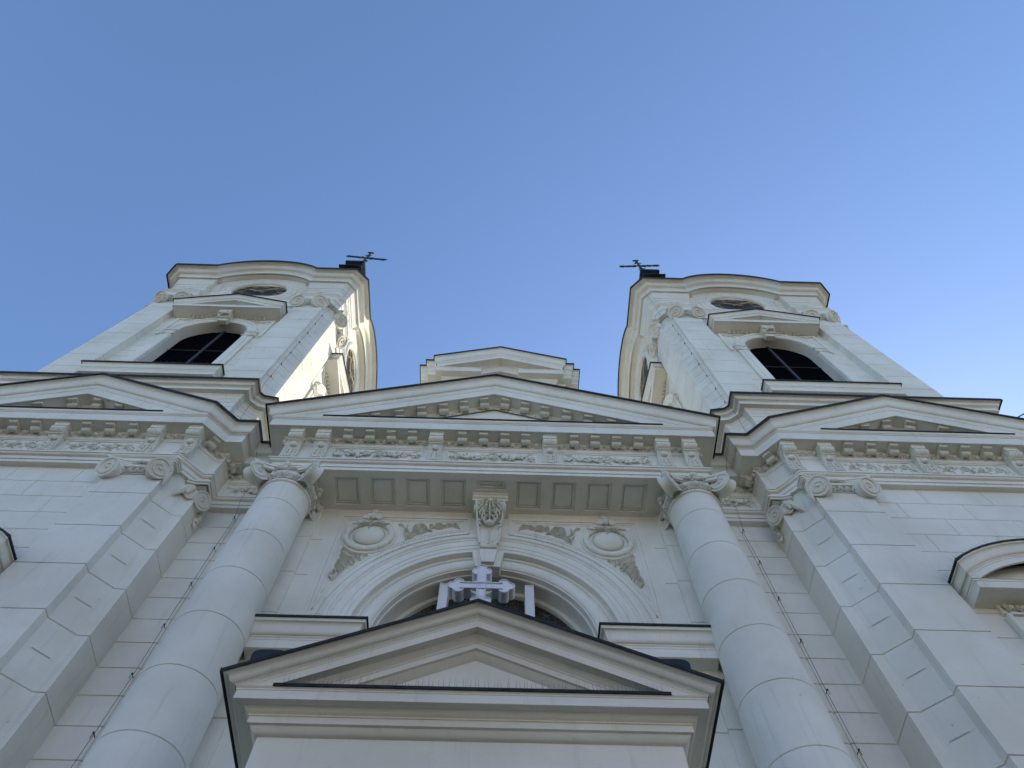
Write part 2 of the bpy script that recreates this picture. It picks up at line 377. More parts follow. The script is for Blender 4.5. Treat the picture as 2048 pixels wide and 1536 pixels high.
# ---- plans (right half written, mirrored for the left)
wing_plan = [(PC+PW, YE+1.2), (PC+PW, YE), (7.10, YE), (6.62, 8.43), (6.46, 8.43), (6.46, 9.01), (HC, 9.01)]
def mir(path, s):            # s=+1 right side, travel must go left->right for outward normal -> reverse right list
    return [(-x, y) for x, y in path] if s < 0 else list(reversed(path))

def entab_mesh(mb, prof):
    p = mir(wing_plan, -1)+[(-HC, 9.01), (-HC, YE), (HC, YE), (HC, 9.01)]+mir(wing_plan, 1)
    q = [p[0]]
    for a in p[1:]:
        if math.hypot(a[0]-q[-1][0], a[1]-q[-1][1]) > 1e-6: q.append(a)
    mb.sweep(prof, q)

ENT = empty("entablature", parent=CH)
mb = MB(); entab_mesh(mb, LOW); mb.poly([(-HC, YE, ZA), (HC, YE, ZA), (HC, 9.2, ZA), (-HC, 9.2, ZA)]) if False else None
for s in (-1, 1):      # soffits of the architrave of wings and links
    X = lambda x: s*x
    mb.poly([(X(PC+PW), YE, ZA), (X(7.1), YE, ZA), (X(6.62), 8.43, ZA), (X(6.46), 8.43, ZA), (X(6.46), 9.01, ZA), (X(HC), 9.01, ZA), (X(HC), 9.3, ZA), (X(PC+PW), 9.3, ZA)])
arch_o = mb.build("architrave", 'stucco', ENT)
mb = MB(); entab_mesh(mb, FRI); mb.build("frieze", 'stucco', ENT)

# cornice: full soffit and corona; the crown (cyma) only on returns
mb = MB(); entab_mesh(mb, COR)
cor_o = mb.build("cornice", 'stucco', ENT)

def gable_rows(prof, H, rake, apx, Y, cx, kl=1.0, kr=1.0):
    """profile (out, v) -> rows for left end, apex, right end"""
    out = []
    for sgn in (-1, 0, 1):
        k = kl if sgn < 0 else kr
        out.append([(cx+sgn*(H+k*o), Y-o, apx+v-(rake*(H+k*o) if sgn else 0)) for o, v in prof])
    return out

RKS = .452
def pediment(H, apx, cx, name_parent, kl=1.0, kr=1.0, RK=RK):
    P = empty("pediment", parent=name_parent)
    # raking cornice
    c0 = -.82  # corona soffit level relative to the top
    rk = [(.05, c0-.20), (.06, c0-.085), (.085, c0-.075), (.085, c0-.04), (.10, c0), (.395, c0), (.395, c0-.02), (.42, c0-.02), (.42, c0+.30), (.435, c0+.31), (.435, c0+.36), (.46, c0+.41)]+CY
    rk = [(o, v) for o, v in rk]
    mb = MB(); rows = gable_rows(rk, H, RK, apx, YE, cx, kl, kr)
    mb.grid(rows); cut_below(mb.build("raking_cornice", 'stucco', P), 15.722)
    # tympanum
    mb = MB(); z0 = 15.7; zt = apx+c0-.10; hw = (zt-z0)/RK
    mb.poly([(cx-hw, YE-.0, z0), (cx+hw, YE-.0, z0), (cx, YE-.0, zt)])
    mb.build("tympanum", 'stucco', P)
    # egg and dart up the rake
    mb = MB(); n = int((hw-.6)/.19)
    for sg in (-1, 1):
        for i in range(n):
            x = .1+i*.19; z = apx+c0-.195-RK*x
            if z < 15.75: break
            base = Matrix.Identity(4)
            mb.M = Matrix.Translation((cx+sg*x, YE-.03, z)) @ Matrix.Rotation(sg*math.atan(RK), 4, 'Y')
            mb.ell((0, -.03, .05), (.046, .04, .046), 7, 5)
            mb.tube([(-.065, -.02, .1), (-.066, -.02, .04), (-.03, -.02, 0), (.03, -.02, 0), (.066, -.02, .04), (.065, -.02, .1)], .008, 4)
            mb.add([(.07, -.01, .1), (.095, -.04, .1), (.12, -.01, .1), (.095, -.005, 0), (.095, -.045, .05)], [(0, 3, 4), (0, 4, 1), (1, 4, 2), (2, 4, 3)])
            mb.M = Matrix.Identity(4)
    mb.build("egg_and_dart", 'relief', P)
    # roof sheet and dark edge strip along the rake
    mb = MB()
    e = [(.635, -.03), (.670, -.082), (.672, .006), (.655, .016), (.55, .02), (-2.5, .02)]
    mb.grid(gable_rows(e, H, RK, apx, YE, cx, kl, kr)); mb.build("roof_edge_sheet", 'metal', P)
    # ledge sheet at the foot of the tympanum
    xl = (apx+c0-.02-15.815)/RK+.05
    mb = MB(); mb.box(cx-xl, YE-.495, 15.80, cx+xl, YE+.0, 15.822)
    mb.box(cx-xl, YE-.505, 15.785, cx+xl, YE-.493, 15.826)
    mb.build("ledge_sheet", 'metal', P)
    mb = MB(); rows = []
    for x in (cx-H-.40*kl, cx+H+.40*kr): rows.append([(x, YE-o, z) for o, z in [(.46, 15.72), (.48, 15.765), (.48, 15.80), (.30, 15.801)]])
    mb.grid(rows); mb.build("ledge_moulding", 'stucco', P)
    return P

PED_C = pediment(HC, APX, 0, ENT)
PED_SIDE = {}
APS = 17.72
KD = abs(mitres([(8.0, 7.94), (7.10, 7.94), (6.62, 8.43)])[1][0])     # mitre with the diagonal face
for s in (-1, 1): PED_SIDE[s] = pediment(PW, APS, s*PC, ENT, KD if s > 0 else 1.0, KD if s < 0 else 1.0, RKS)

# returns of the crown moulding: along the sides of the central break and round the link
def return_crown(path, H_end, apx, start_dirs=None):
    zt = apx-RK*(H_end)                      # level of v=0 at out=0
    prof = [(o, apx+v-RK*(H_end+o)) for o, v in CY]
    return prof
mb = MB(); mbk = MB()
zc = APX-RK*(HC)
profC = [(.46, 15.69)]+[(o, APX+v-RK*(HC+o)) for o, v in CY]
profS = [(.46, 15.715)]+[(o, APS+v-RKS*(PW+KD*o)) for o, v in [(.46, -.41)]+CY]
zl = profC[-1][1]; zl2 = profS[-1][1]
for s in (-1, 1):
    mb = MB(); mbk = MB()
    side = [(-HC, 9.35), (-HC, YE)] if s < 0 else [(HC, YE), (HC, 9.35)]
    dirs = [(-1, 0), (-1, -1)] if s < 0 else [(1, -1), (1, 0)]
    mb.sweep(profC, side, dirs)
    o, z = profC[-1]
    mbk.sweep([(o, z-.004), (o+.035, z-.068), (o+.036, z+.026), (o+.02, z+.036), (-.6, z+.04)], side, dirs)
    plan = [(7.10, YE), (6.62, 8.43), (6.46, 8.43), (6.46, 9.01), (5.2, 9.01)]
    full = mitres(mir(plan, s)); pl = mir(plan, s)
    full[0 if s < 0 else -1] = (-s*KD, -1)
    mb.sweep(profS, pl, full)
    o, z = profS[-1]
    # corner mitre of the side pediment must meet: use the miter of front/diagonal
    mbk.sweep([(o, z-.004), (o+.035, z-.068), (o+.036, z+.026), (o+.02, z+.036), (-.5, z+.04)], pl, full)
    mb.build("crown_moulding", 'stucco', ENT); mbk.build("roof_edge_sheet", 'metal', ENT)

# roof deck hiding the inside
mb = MB()
mb.box(-6.4, 9.3, 15.9, 6.4, 13, 15.95); mb.build("flat_roof", 'metal', ENT)

# egg and dart under the cornice
mb = MB()
def run(pth, off=.05):
    D = mitres(pth)
    q = [(x+d[0]*off, y+d[1]*off) for (x, y), d in zip(pth, D)]
    for a, b in zip(q, q[1:]):
        if math.hypot(a[0]-b[0], a[1]-b[1]) > .1: eggs(mb, a, b, 15.195, .10)
pfull = mir(wing_plan, -1)+[(-HC, YE), (HC, YE)]+mir(wing_plan, 1)
run(pfull); mb.build("egg_and_dart", 'relief', ENT)

# ---- consoles (large) and mutules (small)
def console_mesh():
    mb = MB(); W = .155
    body = [(0, 0), (-.07, 0), (-.115, .03), (-.12, .07), (-.095, .12), (-.075, .22), (-.08, .36), (-.105, .50), (-.15, .62), (-.205, .66), (-.205, .69), (-.16, .70), (0, .70)]
    mb.prism([(a, b) for a, b in body], -W, W)
    cy, cz, rr = -.215, .80, .115
    for x0, x1, q in ((-W-.005, -.05, 1), (-.05, -.03, .93), (-.03, .03, 1.03), (.03, .05, .93), (.05, W+.005, 1)):
        mb.prism([(cy+rr*q*math.cos(2*math.pi*i/20), cz+rr*q*math.sin(2*math.pi*i/20)) for i in range(20)], x0, x1)
    mb.box(-W, -.21, .68, W, 0, .90)
    # side scrolls
    for sx in (-1, 1):
        b = mb.M.copy(); mb.M = Matrix.Translation((sx*(W+.008), cy, cz)) @ Matrix.Rotation(math.pi/2, 4, 'Z')
        spiral_disc(mb, .092, 1.6, sx, .014, 0)
        mb.M = b
        mb.tube([(sx*W, -.12, .03), (sx*W, -.085, .2), (sx*W, -.09, .36), (sx*W, -.12, .5), (sx*W, -.17, .64), (sx*W, -.2, .7)], .014, 5)
    mb.box(-W-.012, -.225, .655, W+.012, -.06, .685)
    # abacus block under the soffit
    mb.prism([(0, .895), (-.315, .895), (-.325, .93), (-.325, .99), (-.35, 1.005), (-.35, 1.03), (0, 1.03)], -W-.01, W+.01)
    # leaf on the face
    mb.ell((0, -.155, .55), (.085, .06, .075), 10, 6)
    for k in range(3):
        for sx in (-1, 1):
            mb.ell((sx*(.075+.015*k), -.10+.004*k, .42-.12*k), (.035, .03, .055), 6, 5)
    mb.ell((0, -.10, .30), (.022, .03, .22), 6, 6); mb.ell((0, -.115, .05), (.12, .03, .035), 8, 5)
    mb.build("console", 'relief', None); return bpy.context.scene.objects["console"]
def mutule_mesh():
    mb = MB(); W = .105
    pr = [(-.10, 0), (-.37, 0), (-.37, -.022), (-.355, -.026), (-.35, -.05), (-.345, -.075), (-.31, -.085), (-.27, -.075), (-.235, -.082)]
    pr += [(-.165+.075*math.cos(R(a)), -.115+.075*math.sin(R(a))) for a in (150, 180, 210, 240, 270, 300, 330)]+[(-.07, -.12), (-.07, 0)]
    mb.prism(pr, -W, W)
    mb.box(-W-.018, -.375, -.012, W+.018, -.08, .001)
    mb.tube([(0, -.33, -.078), (0, -.25, -.078), (0, -.21, -.17), (0, -.165, -.192), (0, -.12, -.18)], .014, 5)
    for sx in (-1, 1):
        mb.M = Matrix.Translation((sx*(W+.004), -.165, -.115)) @ Matrix.Rotation(math.pi/2, 4, 'Z'); spiral_disc(mb, .055, 1.3, sx, .01, 0); mb.M = Matrix.Identity(4)
    return mb.build("mutule", 'relief', None)
CON = console_mesh(); MUT = mutule_mesh()
first = {'c': True, 'm': True}
def put(kind, x, y, z, rz=0, parent=ENT, mat=None):
    src = CON if kind == 'c' else MUT
    mt = mat if mat is not None else T(x, y, z, rz)
    if first[kind]:
        first[kind] = False; src.parent = parent; src.matrix_basis = mt; return src
    return copy_to(src, parent, mt)
for x in (-4.65, -4.01, -1.34, 1.36, 4.05, 4.69): put('c', x, YE, 14.35)
for x in (-3.45, -2.93, -2.42, -1.92, -.73, -.22, .29, .79, 1.95, 2.45, 2.96, 3.49): put('m', x, YE, ZS-.001)
for s in (-1, 1):
    for x in (7.06, 7.96, 10.22, 12.48, 13.55): put('c', s*x, YE, 14.35)
    for x in (8.55, 9.10, 9.65, 10.85, 11.38, 11.92): put('m', s*x, YE, ZS-.001)
    dx, dy = 7.10-6.62, 8.43-YE; an = math.atan2(dy, dx)
    put('m', s*(6.86+.0), (YE+8.43)/2+.0, ZS-.001, s*(-an) if s < 0 else -(-an) if False else -s*an*-1 if False else (s*-1)*-an if False else 0,
        mat=Matrix.Translation((s*6.86, 8.185, ZS-.001)) @ Matrix.Rotation(-s*an, 4, 'Z'))
    put('m', 0, 0, 0, mat=Matrix.Translation((s*6.46, 8.68, ZS-.001)) @ Matrix.Rotation(-s*math.pi/2, 4, 'Z'))
# mutules on the raking cornices (sheared with the slope)
def put_rake(cx, apx, xs, parent, RK=RK):
    for x in xs:
        sg = 1 if x > 0 else -1
        z = apx-.82-RK*abs(x)
        mt = Matrix.Translation((cx+x, YE, z-.001)) @ Matrix(((1, 0, 0, 0), (0, 1, 0, 0), (-sg*RK, 0, 1, 0), (0, 0, 0, 1)))
        put('m', 0, 0, 0, parent=parent, mat=mt)
put_rake(0, APX, [.30, .82, 1.34, 1.88, 2.42, 2.97, 3.5, -.30, -.82, -1.34, -1.88, -2.42, -2.97, -3.5], PED_C)
for s in (-1, 1): put_rake(s*PC, APS, [.33, 1.02, 1.70, 2.35, -.33, -1.02, -1.70, -2.35], PED_SIDE[s], RKS)

# ---- frieze panels with garlands
def frame_panel(mb, x0, x1, z0, z1, y, t=.035, d=.018):
    for a, b, c, e in ((x0, z0, x1, z0+t), (x0, z1-t, x1, z1), (x0, z0+t, x0+t, z1-t), (x1-t, z0+t, x1, z1-t)):
        mb.box(a, y-d, b, c, y+.02, e)
def garland(mb, cx, y, z, rg, span=.9, n=2):
    xs = [cx+(i-n/2)*span for i in range(n+1)]
    for x in xs:
        rosette(mb, (x, y, z+.44), .035, 4, .02); mb.tube([(x, y-.01, z+.42), (x+.01, y-.012, z+.3)], .01, 4)
        mb.tube([(x, y-.01, z+.44), (x-.07, y-.015, z+.47), (x-.09, y-.01, z+.42)], .01, 4); mb.tube([(x, y-.01, z+.44), (x+.07, y-.015, z+.47), (x+.09, y-.01, z+.42)], .01, 4)
        blobs(mb, (x, y, z+.2), 16, .09, .10, .024, .045, .06, rg)
        leafcurl(mb, (x-.02, z+.12), 230, .12, .03, -40, y, .025, 5); leafcurl(mb, (x+.02, z+.12), -50, .12, .03, 40, y, .025, 5)
    for a, b in zip(xs, xs[1:]):
        pts = []
        for i in range(9):
            t = i/8; pts.append((a+(b-a)*t, y-.02, z+.43-.24*math.sin(math.pi*t)))
        mb.tube(pts, .014, 5)
        for q, rr in ((.28, .10), (.50, .11), (.72, .10)):
            blobs(mb, (a+(b-a)*q, y, z+.42-.25*math.sin(math.pi*q)), 17, rr, .10, .024, .055, .07, rg)
        rosette(mb, (a+(b-a)*.4, y-.01, z+.24), .055, 5, .04); rosette(mb, (a+(b-a)*.6, y-.01, z+.22), .05, 5, .04)
        for k in range(5):
            q = .2+.15*k; leafcurl(mb, (a+(b-a)*q, z+.40-.2*math.sin(math.pi*q)), rg.choice((60, 100, 130, 250, 290)), .13, .03, rg.uniform(-60, 60), y, .03, 5)
def rinceau(mb, x0, x1, y, z, rg):
    n = max(2, int((x1-x0)/.36)); 
    for i in range(n):
        cx = x0+(i+.5)*(x1-x0)/n; up = 1 if i % 2 else -1
        pts = [(cx+.13*math.cos(R(a))*(1-a/620), y-.02, z+.26+up*.13*math.sin(R(a))*(1-a/620)) for a in range(0, 500, 40)]
        mb.tube(pts, .017, 5, r1=.01); rosette(mb, (cx, y-.01, z+.26), .05, 5, .035)
        blobs(mb, (cx+.15, y, z+.26-up*.08), 6, .06, .06, .02, .04, .035, rg)
        for k in range(5):
            leafcurl(mb, (cx+.13*math.cos(k*1.3), z+.26+.12*math.sin(k*1.3)), k*75, .11, .03, rg.choice((-70, 70)), y, .03, 5)
rg = random.Random(3)
def panel_obj(x0, x1, kind, y=YE):
    mb = MB(); frame_panel(mb, x0, x1, 14.50, 15.05, y)
    if kind == 'g': garland(mb, (x0+x1)/2, y, 14.52, rg)
    else: rinceau(mb, x0+.06, x1-.06, y, 14.52, rg)
    mb.build("frieze_panel", 'relief', ENT)
for a, b in ((-3.72, -1.63), (-1.08, 1.10), (1.65, 3.74)): panel_obj(a, b, 'g')
for s in (-1, 1):
    for a, b in ((8.23, 9.97), (10.47, 12.22)):
        panel_obj(*((a, b) if s > 0 else (-b, -a)), 'r')
    a, b = (5.1, 6.35) if s > 0 else (-6.35, -5.1)
    mb = MB(); frame_panel(mb, a, b, 14.50, 15.05, 9.01); rinceau(mb, a+.06, b-.06, 9.01, 14.52, rg); blobs(mb, ((a+b)/2, 9.0, 14.75), 24, .3, .14, .025, .05, .05, rg)
    mb.build("frieze_panel", 'relief', ENT)

# ---- coffered soffit of the central bay
mb = MB()
xs = [-3.54, -2.95, -2.74, -2.157, -1.93, -1.37, -1.134, -.55, -.344, .344, .56, 1.134, 1.37, 1.93, 2.157, 2.74, 2.95, 3.54]
ya, yb = 8.11, 8.845
mb.poly([(-HC, YE, ZA), (HC, YE, ZA), (HC, ya, ZA), (-HC, ya, ZA)]); mb.poly([(-HC, yb, ZA), (HC, yb, ZA), (HC, 9.3, ZA), (-HC, 9.3, ZA)])
edges = [-HC]+xs+[HC]
for i in range(0, len(edges), 2): mb.poly([(edges[i], ya, ZA), (edges[i+1], ya, ZA), (edges[i+1], yb, ZA), (edges[i], yb, ZA)])
for i in range(0, len(xs), 2):
    a, b = xs[i], xs[i+1]; y1 = yb if i != 8 else 8.36
    if i == 8: mb.poly([(a, y1, ZA), (b, y1, ZA), (b, yb, ZA), (a, yb, ZA)])
    def ring(k, z): return [(a+k, ya+k, z), (b-k, ya+k, z), (b-k, y1-k, z), (a+k, y1-k, z)]
    rr = [ring(0, ZA), ring(.012, ZA+.035), ring(.05, ZA+.035), ring(.065, ZA+.015), ring(.075, ZA+.06)]
    if i != 8: rr += [ring(.085, ZA+.06), ring(.088, ZA+.035), ring(.10, ZA+.035)]
    mb.grid([r+[r[0]] for r in rr]); mb.poly(rr[-1])
mb.build("coffered_soffit", 'stucco', ENT, ang=20)

# ================================================================== columns
def column(x):
    C = empty("column", parent=CH)
    cx, cy = x, 8.45
    rings = [12.72-1.17*k for k in range(13)]
    prof = []
    def rad(z):
        t = max(0, min(1, (z-GROUND-1)/(13.45-GROUND-1))); return .665-.125*t**1.7
    zs = [GROUND+1.0+.6*i for i in range(24)]+[13.38]
    allz = sorted([(z, 0) for z in zs if all(abs(z-q) > .05 for q in rings)]+[(q+d, k) for q in rings if q > GROUND+1.2 for d, k in ((-.011, 0), (-.004, 1), (.004, 1), (.011, 0))])
    prof = [(rad(z)-(.018 if k else 0), z) for z, k in allz]
    prof = [(.95, GROUND), (.95, GROUND+.5), (.85, GROUND+.55), (.87, GROUND+.7), (.72, GROUND+.85)]+prof
    prof += [(.54, 13.40), (.575, 13.42), (.585, 13.45), (.575, 13.48), (.55, 13.49)]
    mb = MB(); mb.lathe(prof, (cx, cy), 72); mb.build("shaft", 'stucco', C, ang=25)
    # capital
    mb = MB()
    mb.lathe([(.54, 13.49), (.56, 13.52), (.60, 13.60), (.63, 13.68), (.62, 13.74), (.56, 13.76), (.56, 13.95)], (cx, cy), 48)
    for i in range(56):      # bead ring
        a = 2*math.pi*i/56; mb.ell((cx+.575*math.cos(a), cy+.575*math.sin(a), 13.515), (.026, .026, .02), 6, 4)
    for i in range(16):
        a = 2*math.pi*i/16+math.pi/2*3
        mb.M = Matrix.Translation((cx, cy, 0)) @ Matrix.Rotation(a+math.pi/2, 4, 'Z')
        mb.ell((0, -.62, 13.63), (.062, .06, .085), 8, 6)
        mb.tube([(-.09, -.62, 13.72), (-.092, -.63, 13.62), (-.05, -.61, 13.54), (0, -.60, 13.52), (.05, -.61, 13.54), (.092, -.63, 13.62), (.09, -.62, 13.72)], .013, 5)
        mb.M = Matrix.Identity(4)
    # concave abacus in two fascias
    def aba(h, dep):
        pts = []
        for k in range(4):
            a = math.pi/2*k-math.pi/2
            for i in range(13):
                t = -1+2*i/12; u = t*(h-.03); d = h-.02-dep*(1-t*t)
                pts.append((cx+u*math.cos(a+math.pi/2)+d*math.cos(a), cy+u*math.sin(a+math.pi/2)+d*math.sin(a)))
        return pts
    for h, z0, z1 in ((.70, 13.84, 13.885), (.725, 13.885, 13.90), (.745, 13.90, 13.96), (.775, 13.96, 14.018)): mb.plate(aba(h, .20), z0, z1)
    for i, (sx, sy) in enumerate(((-1, -1), (1, -1), (1, 1), (-1, 1))):
        ax = math.atan2(sx*-1, sy) if False else math.atan2(-sx, sy)
        # axis perpendicular to the diagonal
        an = math.atan2(sy, sx)+math.pi/2
        volute(mb, (cx+sx*.585, cy+sy*.585, 13.635), an, .265, .25, .80, 1)
        mb.ell((cx+sx*.66, cy+sy*.66, 13.845), (.09, .09, .06), 8, 5)
    # canalis bands linking the volutes, and centre flowers
    for k in range(4):
        a = math.pi/2*k
        mb.M = Matrix.Translation((cx, cy, 0)) @ Matrix.Rotation(a, 4, 'Z')
        rows = []
        for i in range(13):
            t = -1+2*i/12; u = t*.50; d = .565+.10*t*t
            rows.append([(u, -d, 13.86), (u, -d-.03, 13.85), (u, -d-.015, 13.80), (u, -d-.03, 13.755), (u, -d+.02, 13.745)])
        mb.grid(rows)
        mb.ell((0, -.66, 13.93), (.085, .07, .075), 9, 6); mb.ell((0, -.68, 13.76), (.06, .05, .06), 9, 6)
        for q in (-1, 1): leafcurl(mb, (q*.05, 13.80), 90-q*70, .22, .035, -q*60, -.62, .05, 6)
        mb.M = Matrix.Identity(4)
    mb.build("capital", 'relief', C, ang=40)
    return C
column(-4.5); column(4.5)

# ================================================================== walls of the front
JP = [12.84-1.19*k for k in range(13)]
JW = [13.435-.595*k for k in range(26)]
def pil_capital(mb, x0, x1, y, zt=14.018, R0=.20, depth=.22, left=True, right=True, egg=True, inn=0, tl=22):
    """Ionic pilaster capital across x0..x1 on face y"""
    zc = zt-.40; cx = (x0+x1)/2; hw = (x1-x0)/2
    def ab(h, y1, dep, z0, z1):
        pts = [(cx-h, y+.1), (cx-h, y1+.03), (cx-h+.03, y1)]
        for i in range(1, 12):
            t = -1+2*i/12; pts.append((cx+t*(h-.06), y1+dep*(1-t*t)))
        pts += [(cx+h-.03, y1), (cx+h, y1+.03), (cx+h, y+.1)]
        mb.plate(pts, z0, z1)
    ab(hw+.13, y-.19, .12, zt-.15, zt-.10); ab(hw+.15, y-.205, .12, zt-.10, zt-.05); ab(hw+.175, y-.23, .12, zt-.05, zt)
    for sx, on in ((-1, left), (1, right)):
        if not on: continue
        inner = (sx == inn)
        an = -math.pi/2+sx*R(34 if inner else 12); q = hw-(.10 if inner else .02)-(R0-.2)*.5
        volute(mb, (cx+sx*q, y-.11, zc), an, R0, .2, .92, -sx, both=False, tilt=tl)
        mb.ell((cx+sx*(hw+.03), y-.12, zt-.16), (.07, .07, .04), 7, 5)
        if inner: mb.tube([(cx+sx*(hw+.02), y-.05, zc+.02), (cx+sx*(hw+.07), y+.01, zc-.16), (cx+sx*(hw+.05), y+.05, zc-.36)], [.09, .06, .012], 6)
    rows = []
    for i in range(11):
        t = -1+2*i/10; rows.append([(cx+t*(hw-.1), y, zt-.15), (cx+t*(hw-.1), y-.10, zt-.16), (cx+t*(hw-.1), y-.08, zt-.21), (cx+t*(hw-.1), y-.10, zt-.25), (cx+t*(hw-.1), y, zt-.27)])
    mb.grid(rows)
    if egg:
        eggs(mb, (cx-hw+.25, y-.02), (cx+hw-.25, y-.02), zt-.41, .13, .16, .06)
        mb.box(cx-hw+.2, y-.03, zt-.44, cx+hw-.2, y+.01, zt-.415)
    for q in (-1, 1): leafcurl(mb, (cx, zt-.12), 90-q*65, .22, .03, -q*90, y-.12, .04, 6)
    mb.ell((cx, y-.14, zt-.1), (.06, .05, .05), 8, 5)

for s in (-1, 1):
    W = empty("wing_front", parent=CH)
    Lr = GROUND
    # corner pilaster: front, return, diagonal, second face, deep return (joints run round)
    pl = [(8.33, 8.075), (8.33, 7.95), (7.06, 7.95), (7.06, 8.13), (7.0, 8.175), (6.66, 8.48), (6.46, 8.49), (6.46, 9.16)]
    pts = mir(pl, s)
    mb = MB(); mb.sweep(wallprof(Lr, ZA+.01, JP), pts)
    # half joints on the diagonal face
    a, b = Vector((6.94, 8.225, 0)), Vector((6.745, 8.40, 0))
    mb.mat('stucco'); mb.mat('groove')
    for z in JP:
        zz = z-.595
        if zz < Lr: continue
        pa = Vector((s*6.97, 8.195, zz)); pb = Vector((s*6.735, 8.405, zz))
        n = Vector((-s*.67, -.74, 0))*.004
        mb.add([tuple(pa+n+Vector((0, 0, -.008))), tuple(pb+n+Vector((0, 0, -.008))), tuple(pb+n+Vector((0, 0, .008))), tuple(pa+n+Vector((0, 0, .008)))], [(0, 1, 2, 3)])
    mb.build("corner_pilaster", 'stucco', W)
    mb = MB(); pil_capital(mb, *((7.06, 8.33) if s > 0 else (-8.33, -7.06)), 7.95, R0=.265, inn=-s)
    mb.build("pilaster_capital", 'relief', W)
    # folded capital on the inner corner of the return
    mb = MB()
    cap = [(6.80, 8.30), (6.62, 8.36), (6.34, 8.36), (6.34, 8.80)]
    q = mir(cap, s); mb.sweep([(-.05, 13.86), (.0, 13.86), (.0, 13.90), (.03, 13.91), (.03, 13.96), (.06, 13.965), (.06, 14.018), (-.2, 14.018)], q)
    mb.plate([(s*x, y) for x, y in cap]+[(s*6.6, 8.85), (s*6.9, 8.5)], 13.862, 13.9)
    volute(mb, (s*6.41, 8.60, 13.60), math.pi+R(25) if s > 0 else -R(25), .23, .20, .88, s, tilt=15)
    volute(mb, (s*6.62, 8.44, 13.62), -math.pi/2-s*R(28), .15, .16, .9, s, tilt=15)
    mb.tube([(s*6.70, 8.36, 13.80), (s*6.72, 8.30, 13.62), (s*6.78, 8.26, 13.42), (s*6.84, 8.24, 13.30)], [.07, .09, .05, .01], 7)
    mb.tube([(s*6.62, 8.40, 13.85), (s*6.60, 8.33, 13.68), (s*6.64, 8.33, 13.52)], [.06, .07, .03], 7)
    rg2 = random.Random(5); mb.M = Matrix.Translation((s*6.43, 8.92, 13.42)); blobs(mb, (0, 0, 0), 16, .05, .22, .03, .06, .05, rg2)
    for k in range(4): mb.ell((-s*.02, .02, .2-.15*k), (.05, .07, .06), 7, 5)
    mb.M = Matrix.Identity(4)
    mb.build("folded_capital", 'relief', W)
    # link wall between pilaster and column
    lw = [(6.46, 9.15), (5.74, 9.15), (5.74, 9.17), (5.70, 9.17), (5.70, 9.15), (4.3, 9.15)]
    mb = MB(); mb.sweep(wallprof(Lr, ZA+.01, JW), mir(lw, s)); mb.build("link_wall", 'stucco', W)
    # wing wall of running bond blocks with a hooded window
    mb = MB(); xa, xb = 8.33, 15.2; y = 8.075
    levels = [ZA+.02]+JW; cx = s*PC
    off = (9.593, 8.862) if s > 0 else (9.05, 9.765); g = .012
    wx0, wx1 = PC-1.55, PC+1.55; wz = 9.9
    for i in range(len(levels)-1):
        z1, z0 = levels[i], levels[i+1]
        if z1 < 2: break
        o = off[i % 2]; xsj = [xa]+[x for x in [o+1.445*k for k in range(-2, 6)] if xa+.15 < x < xb-.1]+[xb]
        for a, b in zip(xsj, xsj[1:]):
            if i > 4:
                if a < wx1 and b > wx0:
                    segs = [(a, min(b, wx0))] if a < wx0 else []
                    if b > wx1: segs.append((max(a, wx1), b))
                else: segs = [(a, b)]
            else: segs = [(a, b)]
            for a2, b2 in segs:
                if b2-a2 < .06: continue
                ga = g if a2 > xa+.01 and a2 not in (wx0, wx1) else 0; gb = g if b2 not in (wx0, wx1) else 0
                A = [(a2+ga*.3, z0+g*.3), (b2-gb*.3, z0+g*.3), (b2-gb*.3, z1-g*.3), (a2+ga*.3, z1-g*.3)]
                B = [(a2+ga, z0+g), (b2-gb, z0+g), (b2-gb, z1-g), (a2+ga, z1-g)]
                F = lambda P, d: [(s*p[0], y+d, p[1]) for p in P]
                mb.grid([F(A, .02)+[F(A, .02)[0]], F(B, 0)+[F(B, 0)[0]]]); mb.poly(F(B, 0))
    back = (8.3, 15.3)
    mb.box(min(s*8.2, s*15.3), y+.018, GROUND, max(s*8.2, s*15.3), y+.6, ZA+.1)
    mb.build("wing_wall", 'stucco', W, ang=60)
    # window hood (segmental)
    HD = empty("wing_window", parent=W)
    hcx, H, Yh = s*PC, 1.50, 8.075
    czc, Rt = 7.82, 3.44       # circle of the top edge at out=.62
    prof = [(.42, -.42), (.46, -.42), (.46, -.30), (.47, -.295), (.47, -.27), (.49, -.25)]+[(o, v) for o, v in cyma(.49, -.25, .60, -.03, 8)]+[(.61, -.02)]
    hrows = []; hw0 = 2.12
    amax = math.asin(hw0/Rt)
    for i in range(25):
        t = -1+2*i/24; a = amax*t; row = []
        for o, v in prof:
            r = Rt+v; hw = hw0-(.62-o); am = math.asin(min(.99, hw/r)); aa = am*t
            row.append((hcx+r*math.sin(aa), Yh-o, czc+r*math.cos(aa)-.0))
        hrows.append(row)
    mb = MB(); mb.grid(hrows)
    # straight corona under the arc, and returns on the sides
    ztop = [(o, czc+math.sqrt((Rt+v)**2-(hw0-(.62-o))**2)) for o, v in prof]
    def hpath(): return [(hcx-H, Yh+.02), (hcx-H, Yh), (hcx+H, Yh), (hcx+H, Yh+.02)]
    mb.sweep([(0, 9.70), (0, 9.80), (.05, 9.82), (.05, 9.96), (.08, 10.0), (.40, 10.0), (.40, 9.985), (.46, 9.985), (.46, 10.15), (.47, 10.155), (.47, 10.19), (.49, 10.2), (.3, 10.22)], hpath())
